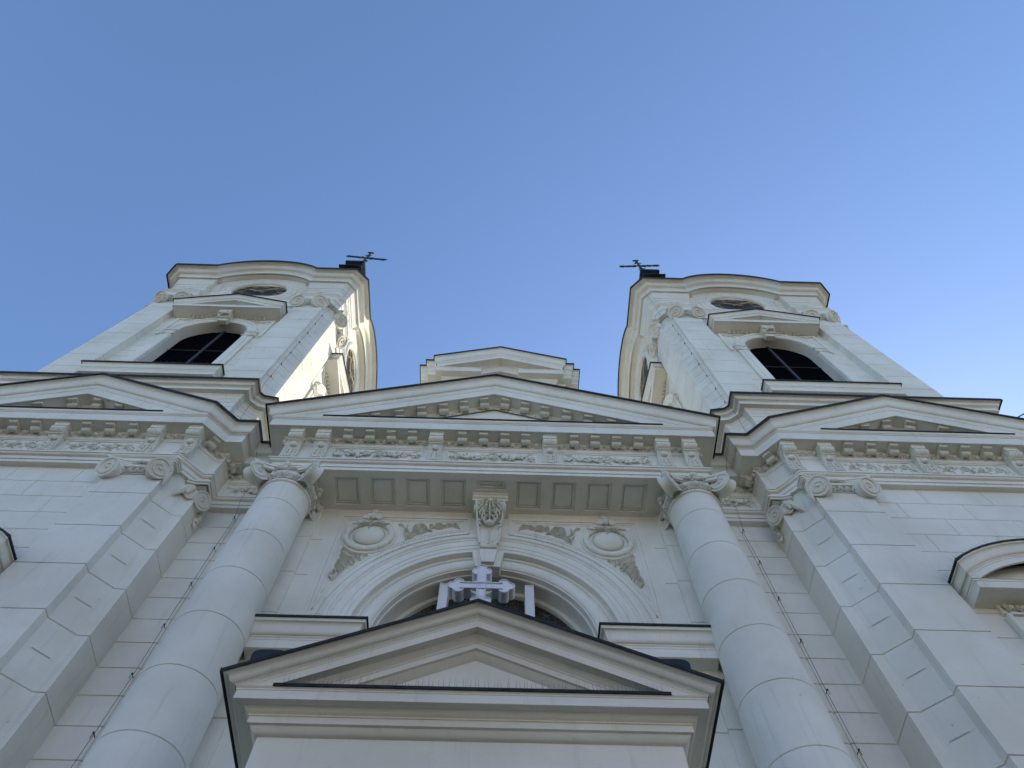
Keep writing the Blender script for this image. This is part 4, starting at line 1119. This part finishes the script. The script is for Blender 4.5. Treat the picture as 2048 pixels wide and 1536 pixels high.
def clock_parts():
    yw = -3.66; cz = 30.30; r = 1.15; out = []
    B = Matrix.Translation((0, yw, cz))
    mb = MB(); mb.M = B @ Matrix.Rotation(math.pi/2, 4, 'X')
    mb.lathe([(r+.40, 0), (r+.40, .04), (r+.36, .06), (r+.28, .06), (r+.26, .09), (r+.18, .13), (r+.10, .13), (r+.08, .10), (r+.02, .10), (r, .04), (r, .0)], (0, 0), 64)
    out.append(mb.build("clock_surround", 'stucco', None))
    mb = MB(); mb.mat('dial'); mb.M = B @ Matrix.Rotation(math.pi/2, 4, 'X'); mb.lathe([(r, .01), (r*.62, .012), (0, .013)], (0, 0), 64)
    mb.mat('gold'); mb.lathe([(r*.985, .02), (r*.97, .024), (r*.955, .02)], (0, 0), 64); mb.lathe([(r*.66, .02), (r*.65, .024), (r*.64, .02)], (0, 0), 64)
    mb.M = B @ Matrix.Translation((0, -.02, 0))
    for i, tx in enumerate(["XII", "I", "II", "III", "IIII", "V", "VI", "VII", "VIII", "IX", "X", "XI"]): numeral(mb, tx, 2*math.pi*i/12, r*.81, .27)
    out.append(mb.build("clock_dial", 'dial', None))
    for ang, L, nm in ((R(-62), .66, "hour_hand"), (R(58), .98, "minute_hand")):
        mb = MB(); mb.mat('gold'); mb.M = B @ Matrix.Translation((0, -.07 if nm == "hour_hand" else -.095, 0)) @ Matrix.Rotation(ang, 4, 'Y')
        mb.slab([(-.03, -.25), (.03, -.25), (.02, .1), (.055, L*.55), (.02, L*.62), (.07, L*.72), (0, L), (-.07, L*.72), (-.02, L*.62), (-.055, L*.55), (-.02, .1)], -.01, .01)
        mb.slab(hexpts(.06, 10), -.02, .05)
        out.append(mb.build(nm, 'gold', None))
    return out

face = tower_face_parts(); win = window_parts(); clk = clock_parts()
hands = [o for o in clk if 'hand' in o.name]; surround = [o for o in clk if o.name == 'clock_surround']; dial = [o for o in clk if o.name == 'clock_dial']
used = set()
def place(o, parent, mt):
    if o.name in used or o in used: return copy_to(o, parent, mt)
    used.add(o); o.parent = parent; o.matrix_basis = mt; return o
for s in (-1, 1):
    TW = empty("clock_tower", parent=CH); tag(TW, "left tower, its inner side in full sun" if s < 0 else "right tower, its inner side in shade")
    C = Matrix.Translation((TCX[s], TCY, 0))
    inner = math.pi/2 if s < 0 else -math.pi/2
    for ang, full in ((0, True), (inner, True), (math.pi, False), (-inner, False)):
        mt = C @ Matrix.Rotation(ang, 4, 'Z')
        for o in face: place(o, TW, mt)
        if full:
            for o in win: place(o, TW, mt)
            for o in surround: place(o, TW, mt)
            d = place(dial[0], TW, mt)
            for o in hands: place(o, d, Matrix.Identity(4))
    # core (keeps daylight out)
    mb = MB(); mb.M = C; mb.box(-3.1, -3.1, 18, 3.1, 3.1, 31.5); mb.build("tower_core", 'void', TW)
    # helmet roof, lantern pedestal and iron cross
    mb = MB(); mb.M = C
    prof = [(3.6, 31.7), (3.3, 32.6), (3.0, 34.2), (2.5, 36), (1.7, 37.6), (1.2, 38.6), (1.15, 41.5), (1.35, 41.8), (1.2, 42.6), (.7, 44.5), (.45, 46), (.4, 47.6)]
    rows = [[(r*math.cos(math.pi/8+math.pi/4*j), r*math.sin(math.pi/8+math.pi/4*j), z) for j in range(8)] for r, z in prof]
    mb.grid(rows, closed_v=True)
    mb.build("helmet_roof", 'roofcopper', TW)
    mb = MB(); mb.M = C
    def sq(h, z0, z1): mb.box(-h, -h, z0, h, h, z1)
    for h, z0, z1 in ((.52, 47.0, 48.3), (.78, 48.3, 48.42), (.74, 48.42, 48.55), (.68, 48.55, 48.65), (.52, 48.65, 49.6), (.57, 49.6, 49.72), (.62, 49.72, 49.86), (.67, 49.86, 50.2)): sq(h, z0, z1)
    mb.build("spire_pedestal", 'metal', TW)
    mb = MB(); mb.M = C @ Matrix.Rotation(R(4 if s < 0 else -3), 4, 'Z'); zb = 50.3; q = 1.0
    mb.tube([(0, 0, zb), (0, 0, zb+5.6*q)], .085, 6); zc2 = zb+3.75*q
    mb.tube([(-1.3, 0, zc2), (1.3, 0, zc2)], .075, 6); mb.ell((0, 0, zb+.55), (.28, .28, .3), 10, 8)
    for ex, ez in ((-1.3, zc2), (1.3, zc2), (0, zb+5.6*q)):
        for a in range(0, 360, 90): mb.ell((ex+.14*math.cos(R(a)), 0, ez+.14*math.sin(R(a))), (.13, .06, .13), 6, 5)
    for a in range(0, 360, 30):
        L = .62 if a % 90 else .3
        mb.tube([(.12*math.cos(R(a+15)), 0, zc2+.12*math.sin(R(a+15))), (L*math.cos(R(a+15)), 0, zc2+L*math.sin(R(a+15)))], .02, 4)
    for sg in (-1, 1):
        for k in (.45, .85): 
            mb.tube([(sg*k, 0, zc2+.02), (sg*(k+.1), 0, zc2+.16), (sg*(k-.02), 0, zc2+.2)], .03, 4); mb.tube([(sg*k, 0, zc2-.02), (sg*(k+.1), 0, zc2-.16), (sg*(k-.02), 0, zc2-.2)], .03, 4)
            mb.ell((sg*k, 0, zc2), (.14, .08, .15), 6, 4)
    rc = random.Random(11+s)
    for ex, ez in ((-1.3, zc2), (1.3, zc2), (0, zb+5.6*q), (-.65, zc2), (.65, zc2), (0, zc2+.9), (0, zc2-.9)):
        for k in range(7):
            a = rc.uniform(0, 6.28); d = rc.uniform(.1, .27); mb.tube([(ex, 0, ez), (ex+d*.7*math.cos(a), rc.uniform(-.06, .06), ez+d*.7*math.sin(a)), (ex+d*math.cos(a+.6), 0, ez+d*math.sin(a+.6))], .03, 4)
            mb.ell((ex+d*math.cos(a+.6), 0, ez+d*math.sin(a+.6)), (.065, .05, .075), 6, 4)
    for zz in (zb+1.5, zb+2.4): mb.tube([(-.25, 0, zz+.2), (0, 0, zz), (.25, 0, zz+.2)], .035, 4)
    mb.build("iron_cross", 'iron', TW)

# ================================================================== central gable behind the pediment
G = empty("rear_gable", (0, 0, -1.2), parent=CH); G.scale = (.87, 1, 1)
YG, gz = 11.0, 29.9
mb = MB()
gp = [(3.30, 12.5), (3.30, 11.45), (3.0, 11.45), (3.0, 11.2), (2.62, 11.2), (2.62, YG), (1.25, YG), (1.25, YG+.38), (-1.25, YG+.38), (-1.25, YG), (-2.62, YG), (-2.62, 11.2), (-3.0, 11.2), (-3.0, 11.45), (-3.30, 11.45), (-3.30, 12.5)]
gp = list(reversed(gp)); gdx = .05
gp = [(x+gdx, y) for x, y in gp]
b0 = 28.2
gprof = [(0, 16.1), (0, 27.3), (.05, 27.35), (.05, 27.6), (.02, 27.62), (.02, 28.02), (.06, 28.1), (.12, 28.2), (.14, 28.3), (.36, 28.34), (.38, 28.32), (.38, 28.6), (.42, 28.66)]
gp2 = gp
mb.sweep(gprof, gp2)
mb.build("gable_wall", 'stucco', G)
# stepped crown on the sides
mb = MB(); mk = MB()
cr = [(.42, 28.66), (.44, 28.70), (.44, 29.02)]+cyma(.44, 29.03, .56, 29.42, 8)+[(.57, 29.45), (.57, 29.5)]
left = [p for p in gp if p[0] < -2.0]; right = [p for p in gp if p[0] > 2.0]
for part in (left, right):
    pt = list(part); D = mitres(pt)
    if part is left: D[-1] = (-1, -1)
    else: D[0] = (1, -1)
    mb.sweep(cr, pt, D); mk.sweep([(.565, 29.48), (.605, 29.43), (.605, 29.53), (.59, 29.55), (-.4, 29.6)], pt, D)
H = 2.62; rk2 = .42; topz = 29.5+rk2*(H+.57)
rp = [(-.05, -1.62), (-.0, -1.42), (.10, -1.30), (.36, -1.26), (.38, -1.28), (.38, -1.02), (.42, -.84)]
rp = [(.02, -.90), (.10, -.84), (.34, -.84), (.38, -.85), (.38, -.62), (.42, -.56)]+[(o, v) for o, v in cyma(.44, -.52, .56, -.08, 8)]+[(.57, -.05), (.57, 0)]
mb.grid(gable_rows(rp, H, rk2, topz, YG, gdx))
rp2 = [(0-.38, -1.5), (.08-.38, -1.38), (.30-.38, -1.36), (.34-.38, -1.36), (.34-.38, -1.05), (.02, -.90)]
mb.grid(gable_rows(rp2, H-.3, rk2, topz, YG, gdx))
mb.poly([(-2.5+gdx, YG+.4, 28.6), (2.5+gdx, YG+.4, 28.6), (gdx, YG+.4, topz-1.3)])
mb.build("gable_cornice", 'stucco', G)
mk.grid(gable_rows([(.565, -.02), (.605, -.07), (.605, .03), (.59, .05), (-1.5, .05)], H, rk2, topz, YG, gdx)); mk.build("gable_sheet", 'metal', G)
mb = MB()
for s in (-1, 1):
    mb.M = Matrix.Translation((s*1.93+gdx, YG-.02, 27.82)); mb.box(-.34, -.02, -.16, .34, .02, .16); rosette(mb, (0, -.02, 0), .14, 8, .05)
    for q in (-1, 1): leafcurl(mb, (q*.1, 0), 90-q*90, .2, .03, 30, -.02, .04, 5)
    mb.M = Matrix.Translation((s*2.75+gdx, YG+.12, 27.6)); volute(mb, (0, 0, 0), -math.pi/2, .18, .15, .9, s, both=False)
mb.M = Matrix.Identity(4)
for q in (-.22, -.12, 0, .12, .22): mb.ell((q+gdx, YG+.30, 28.78+.06*(1-abs(q)*3)), (.05, .05, .12), 6, 5)
mb.build("gable_ornament", 'relief', G)
mb = MB(); mb.box(-3.0, 11.9, 16, 3.1, 12.5, 29.3); mb.build("gable_core", 'stucco', G)

# nave body behind everything
mb = MB(); mb.box(-14.2, 13.0, GROUND, 14.2, 45, 16.2); mb.build("nave_body", 'stucco', CH)

# ================================================================== porch
PO = empty("porch", parent=CH)
HP, YP = 2.136, 6.05
mb = MB()
prof = [(0, GROUND), (0, 5.255), (.02, 5.262), (.05, 5.275), (.075, 5.305), (.085, 5.325), (.113, 5.33), (.116, 5.33), (.116, 5.405), (.128, 5.412), (.128, 5.425), (.14, 5.435), (.165, 5.45), (.18, 5.474), (.187, 5.482), (.276, 5.482), (.276, 5.475), (.285, 5.475), (.285, 5.58), (.292, 5.585), (.292, 5.60), (.30, 5.605), (.31, 5.62), (0, 5.622)]
pth = [(-HP, 9.0), (-HP, YP), (HP, YP), (HP, 9.0)]
mb.sweep(prof, pth); mb.build("porch_wall", 'stucco', PO)
prk, ptop = .458, 6.87
rp = [(0, -.51), (.02, -.50), (.075, -.455), (.085, -.44), (.116, -.435), (.116, -.355), (.128, -.345), (.128, -.33), (.165, -.30), (.187, -.27), (.276, -.27), (.285, -.275), (.285, -.17), (.292, -.165), (.292, -.15), (.30, -.145), (.305, -.135), (.315, -.13)]
pcy = [(.315, -.13)]+cyma(.318, -.128, .435, -.02, 8)+[(.44, -.015), (.44, 0)]
mb = MB(); mb.grid(gable_rows(rp+pcy, HP, prk, ptop, YP, 0)); cut_below(mb.build("porch_raking_cornice", 'stucco', PO), 5.606); mb = MB()
hw = (ptop-.48-5.6)/prk; mb.poly([(-hw, YP, 5.6), (hw, YP, 5.6), (0, YP, ptop-.48)])
ret = [(o, ptop+v-prk*(HP+o)) for o, v in pcy]
mb.sweep(ret, [(-HP, 9), (-HP, YP)], [(-1, 0), (-1, -1)]); mb.sweep(ret, [(HP, YP), (HP, 9)], [(1, -1), (1, 0)])
mb.build("porch_pediment", 'stucco', PO)
mb = MB(); ed = [(.442, -.004), (.450, -.036), (.458, -.034), (.462, .008), (.45, .016), (.40, .018), (-2.9, .018)]
mb.grid(gable_rows(ed, HP, prk, ptop, YP, 0))
z = ptop-prk*(HP+.44); red = [(.438, z-.004), (.452, z-.042), (.464, z-.042), (.466, z+.006), (.45, z+.012), (.3, z+.06)]
mb.sweep(red, [(-HP, 9), (-HP, YP)], [(-1, 0), (-1, -1)]); mb.sweep(red, [(HP, YP), (HP, 9)], [(1, -1), (1, 0)])
mb.build("porch_roof_sheet", 'metal', PO)
mb = MB(); mb.box(-2.06, YP-.315, 5.632, 2.06, YP+.02, 5.645); mb.box(-2.06, YP-.322, 5.612, 2.06, YP-.308, 5.65); mb.build("porch_ledge_sheet", 'metal', PO)

# ================================================================== things of their own
# cross on the porch gable
X = empty("cross", (0, 5.75, 6.86)); tag(X, "white box-section cross with trefoil ends standing on the porch gable", "cross")
def cross_outline(k=1.0, g=0):
    """trefoil-ended cross, centre at origin; returns outline"""
    aw, L, rr = .055-g, .285, .068-g
    pts = []
    for q in range(4):
        a = q*math.pi/2
        loc = [(aw, aw)]
        # arm pointing to +z: right side up
        loc = [(aw, aw), (aw, L-.045)]
        c1 = (.062, L); c2 = (0, L+.072); c3 = (-.062, L)
        loc += [(c1[0]+rr*math.cos(R(t)), c1[1]+rr*math.sin(R(t))) for t in range(-85, 60, 18)]
        loc += [(c2[0]+rr*math.cos(R(t)), c2[1]+rr*math.sin(R(t))) for t in range(-5, 190, 18)]
        loc += [(c3[0]+rr*math.cos(R(t)), c3[1]+rr*math.sin(R(t))) for t in range(120, 266, 18)]
        loc += [(-aw, L-.045)]
        pts.append([(x*math.cos(-a)-z*math.sin(-a), x*math.sin(-a)+z*math.cos(-a)) for x, z in loc])
    order = [0, 3, 2, 1]
    res = []
    for q in order: res += pts[q]
    return res
def build_cross():
    zc = .47; sq = 1.0
    mb = MB(); mb.M = Matrix.Translation((0.02, 0, zc))
    out = cross_outline(); inn = cross_outline(g=.012)
    mb.mat('cross_side')
    n = len(out)
    mb.add([(x, -.0, z) for x, z in out]+[(x, .17, z) for x, z in out], [(i, (i+1) % n, n+(i+1) % n, n+i) for i in range(n)]+[tuple(range(n, 2*n))])
    # raised rim
    for k in range(n):
        a, b = out[k], out[(k+1) % n]; c, d = inn[(k+1) % n], inn[k]
        mb.add([(a[0], 0, a[1]), (b[0], 0, b[1]), (c[0], 0, c[1]), (d[0], 0, d[1])], [(0, 1, 2, 3)])
        mb.add([(c[0], 0, c[1]), (d[0], 0, d[1]), (d[0], .012, d[1]), (c[0], .012, c[1])], [(0, 1, 2, 3)])
    mb.mat('cross_face'); mb.add([(x, .012, z) for x, z in inn], [tuple(range(n))])
    mb.mat('cross_side')
    for a in (-1, 1):
        mb.box(a*.055-.006, -.004, -.30, a*.055+.006, .012, .27); mb.box(-.27, -.004, a*.055-.006, .27, .012, a*.055+.006)
    mb.box(-.055, .0, -.47, .055, .17, -.2)
    mb.build("cross_body", 'cross_side', X, ang=25)
    mb = MB(); mb.mat('cross_side'); mb.M = Matrix.Translation((0.02, .03, zc)) @ Matrix.Rotation(math.pi/2, 4, 'X')
    mb.lathe([(.135, -.14), (.15, -.14), (.15, 0), (.135, 0), (.135, -.012)], (0, 0), 40)
    mb.mat('cross_face'); mb.lathe([(.135, -.012), (0, -.012)], (0, 0), 40)
    mb.build("halo_ring", 'cross_side', X)
build_cross()

# floodlights on the porch roof
def floodlight(x, lab):
    F = empty("floodlight", (x, 5.98, 6.0)); tag(F, lab, "floodlight", "floodlights on the porch roof")
    mb = MB(); mb.slab([(-.17, -.02)]+[(-.19*math.copysign(abs(math.cos(R(a)))**.45, math.cos(R(a))), .14+.14*math.sin(R(a))**.6) for a in range(0, 181, 15) if a not in (0, 180)]+[(.17, -.02)], -.10, .12); mb.build("housing", 'plastic', F)
    mb = MB(); mb.box(-.03, -.02, -.34, .03, .02, .07); mb.box(-.21, -.02, .02, .21, .02, .05); mb.build("bracket", 'metal', F)
floodlight(-2.30, "black floodlight on the left slope of the porch roof, beside the left column")
floodlight(2.22, "black floodlight on the right slope of the porch roof, beside the right column")

# lightning conductors
def conductor(s, lab):
    O = empty("lightning_conductor", (s*5.73, 9.0, GROUND)); tag(O, lab, "cable", "lightning conductors down the church front"); O.location = (0, 0, 0)
    tx = TCX[s]
    ch = lambda o: (tx-s*(3.475+o*.7), TCY-3.68-o*.7)
    pts = [(s*5.74, 9.06, GROUND+.2)]+[(s*(5.74+.02*math.sin(k*1.7)), 9.06-.03*math.sin(k*2.1), 2+1.17*k) for k in range(10)]+[(s*5.72, 9.05, 13.6), (s*5.74, 8.86, 14.2), (s*5.78, 8.95, 14.9), (s*5.78, 8.70, 15.3), (s*5.82, 8.30, 15.75), (s*5.86, 8.28, 16.1), (s*6.5, 8.32, 16.6), (s*6.84, 8.40, 17.2), (s*6.86, 8.38, 17.8), (s*6.78, 8.24, 18.2), (s*6.66, 8.06, 18.58), (s*6.86, 8.38, 18.9)]
    for z in (20, 22, 24, 26, 27.3): x, y = ch(.06); pts.append((x+.01*math.sin(z*3), y, z))
    for z, o in ((28.2, .22), (28.9, .2), (30.0, .2), (30.8, .32), (31.0, .44), (31.25, .46), (31.6, .84), (31.75, .84)):
        pts.append((tx-s*(3.63+o*.70), TCY-3.63-o*.70, z))
    mb = MB(); mb.tube(pts, .0042, 5); mb.build("cable", 'cable', O)
    for k in range(10):
        z = 3.2+1.17*k; mb = MB(); mb.tube([(s*5.75, 9.16, z), (s*5.75, 9.05, z)], .007, 5); mb.box(s*5.75-.012, 9.04, z-.012, s*5.75+.012, 9.065, z+.012); mb.tube([(s*5.75, 9.05, z), (s*5.765, 9.06, z-.09)], .006, 4); mb.build("cable_holder", 'cable', O)
    for z in [19.6+1.08*k for k in range(8)]:
        x, y = ch(.03); mb = MB(); mb.box(x-.012, y-.012, z-.014, x+.012, y+.04, z+.014); mb.build("cable_holder", 'cable', O)
conductor(-1, "thin dark cable running down the wall left of the left giant column")
conductor(1, "thin dark cable running down the wall right of the right giant column")
O = empty("overhead_wire", (14.5, 8.5, 17.9)); tag(O, "short black wire running off from the roof edge right of the right tower", "wire")
mb = MB(); mb.tube([(-.2, -.3, -.1), (.1, -.4, .28), (.6, -.42, .62), (1.5, -.42, 1.0), (3.5, -.4, 1.5)], .02, 5); mb.box(-.55, -.45, -.12, .08, -.2, .02); mb.build("wire", 'cable', O)

# bird spikes: one strip per ledge
def spikes(lab, segs, L=.13, sp=.055, lean=(0, -.25, 1), r=.0028, jit=.25, seed=1):
    rg = random.Random(seed); a0 = segs[0][0]
    mb = MB()
    for (p0, p1) in segs:
        p0 = Vector(p0); p1 = Vector(p1); d = p1-p0; n = int(d.length/sp)
        if n < 1: continue
        mb.tube([tuple(p0-Vector(a0)), tuple(p1-Vector(a0))], .0025, 4)
        for i in range(n):
            p = p0+d*((i+rg.uniform(.2, .8))/n)-Vector(a0)
            if rg.random() < .04: continue
            v = Vector((lean[0]+rg.uniform(-jit, jit)*.6, lean[1]*(1 if i % 2 else -.2)+rg.uniform(-.08, .08), lean[2])).normalized()*L*rg.uniform(.85, 1.08)
            q = p+v; t = Vector((r, 0, 0)); u = Vector((0, r, 0))
            mb.add([tuple(p-t), tuple(p+t), tuple(p+u*1.5), tuple(q)], [(0, 1, 3), (1, 2, 3), (2, 0, 3)])
    o = mb.build("bird_spikes", 'wire', None, smooth=False); o.location = a0
    tag(o, lab, "bird spikes", "bird spike strips on the church ledges"); return o
yl = YP-.29
spikes("bird spikes on the ledge at the foot of the porch pediment", [((-2.0, yl, 5.65), (2.0, yl, 5.65))], .17, .045, (0, -.1, 1), seed=2)
spikes("bird spikes along the left slope of the porch gable", [((-2.5, YP-.3, ptop-prk*2.5+.02), (-.15, YP-.3, ptop-.06))], .17, .06, (-.25, -.3, 1), seed=3)
spikes("bird spikes along the right slope of the porch gable", [((.15, YP-.3, ptop-.06), (2.5, YP-.3, ptop-prk*2.5+.02))], .17, .06, (.25, -.3, 1), seed=4)
spikes("bird spikes along the left eave of the porch", [((-HP-.42, YP-.3, 5.72), (-HP-.42, 8.8, 5.72))], .13, .06, (-1, 0, .5), seed=5)
spikes("bird spikes along the right eave of the porch", [((HP+.42, YP-.3, 5.72), (HP+.42, 8.8, 5.72))], .13, .06, (1, 0, .5), seed=6)
spikes("bird spikes on the impost ledge between the left column and the arch", [((-3.85, 8.52, 9.83), (-2.05, 8.52, 9.83)), ((-2.05, 8.52, 9.83), (-2.05, 8.95, 9.83))], .15, .06, seed=7)
spikes("bird spikes on the impost ledge between the arch and the right column", [((2.05, 8.52, 9.83), (3.85, 8.52, 9.83)), ((2.05, 8.52, 9.83), (2.05, 8.95, 9.83))], .15, .06, seed=8)
spikes("bird spikes on the ledge under the big central pediment", [((-4.2, YE-.42, 15.83), (4.2, YE-.42, 15.83))], .15, .05, seed=9)
spikes("bird spikes on the architrave below the central garland frieze", [((-4.9, YE-.07, 14.36), (4.9, YE-.07, 14.36))], .15, .05, (0, -.1, 1), seed=10)
for s, nm in ((-1, "left"), (1, "right")):
    spikes("bird spikes on the ledge under the %s wing pediment" % nm, [((s*PC-2.9, YE-.42, 15.83), (s*PC+2.9, YE-.42, 15.83))], .15, .06, seed=11+s)
    spikes("bird spikes on the architrave of the %s wing" % nm, [((s*7.1, YE-.07, 14.36), (s*13.7, YE-.07, 14.36)), ((s*7.08, YE-.02, 14.36), (s*6.64, 8.38, 14.36)), ((s*6.40, 8.5, 14.36), (s*6.40, 9.0, 14.36))], .15, .06, (0, -.1, 1), seed=14+s)
    spikes("bird spikes on the attic cornice at the foot of the %s tower" % nm, [((s*7.2, 7.74, 18.57), (s*14.2, 7.74, 18.57))], .26, .12, r=.005, seed=17+s)
    spikes("bird spikes on the sill of the %s tower window" % nm, [((TCX[s]-2.0, TCY-4.05, 20.48), (TCX[s]+2.0, TCY-4.05, 20.48))], .22, .1, r=.005, seed=20+s)
    hs = []
    for i in range(16):
        a = math.asin(2.12/3.44)*(-1+2*i/16); b = math.asin(2.12/3.44)*(-1+2*(i+1)/16)
        hs.append(((s*PC+3.45*math.sin(a), 7.50, 7.82+3.46*math.cos(a)), (s*PC+3.45*math.sin(b), 7.50, 7.82+3.46*math.cos(b))))
    zz = 7.82+3.46*math.cos(math.asin(2.12/3.44)); hs += [((s*PC-2.12, 7.5, zz), (s*PC-2.12, 8.05, zz)), ((s*PC+2.12, 7.5, zz), (s*PC+2.12, 8.05, zz))]
    spikes("bird spikes on the curved hood of the %s wing window" % nm, hs, .15, .05, (-s*.45, -.2, .9), seed=23+s)
hs = []
for i in range(14):
    a = R(8+3*i); b = R(8+3*(i+1)); hs.append(((3.05*math.sin(a), 8.92, AZ+3.06*math.cos(a)), (3.05*math.sin(b), 8.92, AZ+3.06*math.cos(b))))
spikes("bird spikes along the right shoulder of the great arch", hs, .12, .06, seed=31)
spikes("bird spikes along the left shoulder of the great arch", [((-a[0], a[1], a[2]), (-b[0], b[1], b[2])) for a, b in hs], .12, .06, seed=32)

# ground
mb = MB(); mb.poly([(-3000, -3000, 0), (3000, -3000, 0), (3000, 3000, 0), (-3000, 3000, 0)])
g = mb.build("ground", 'paving', None, smooth=False); g.location = (0, 0, GROUND); tag(g, kind='structure')

# added, unseen row of plastered houses that bounces sun onto the shaded front
M['house'] = simple("bounce_house_plaster", (.66, .665, .66), .85, var=.12, scale=.3)  # pale neutral tone, set for the bounce light it gives the front
M['tile'] = simple("clay_roof_tile", (.26, .11, .06), .8, var=.3, scale=3)
mb = MB(); rgh = random.Random(4); x = -95
while x < 95:
    wd = rgh.uniform(14, 22); h = rgh.uniform(15, 19)
    mb.mat('house'); mb.box(x, -44, 0, x+wd, -32, h)
    for i in range(int(wd/3)):
        for k in range(4):
            if 3.4*k+3.2 < h: mb.mat('glass'); mb.box(x+1+i*3, -32.0, 1.2+3.6*k, x+2.2+i*3, -31.95, 3.2+3.6*k)
    mb.mat('tile'); mb.prism([(-44.6, h), (-31.4, h), (-38, h+4.5)], x, x+wd); x += wd
hs_ = mb.build("bounce_house_row", 'house', None, smooth=False); hs_.location = (0, 0, GROUND); tag(hs_, kind='structure')
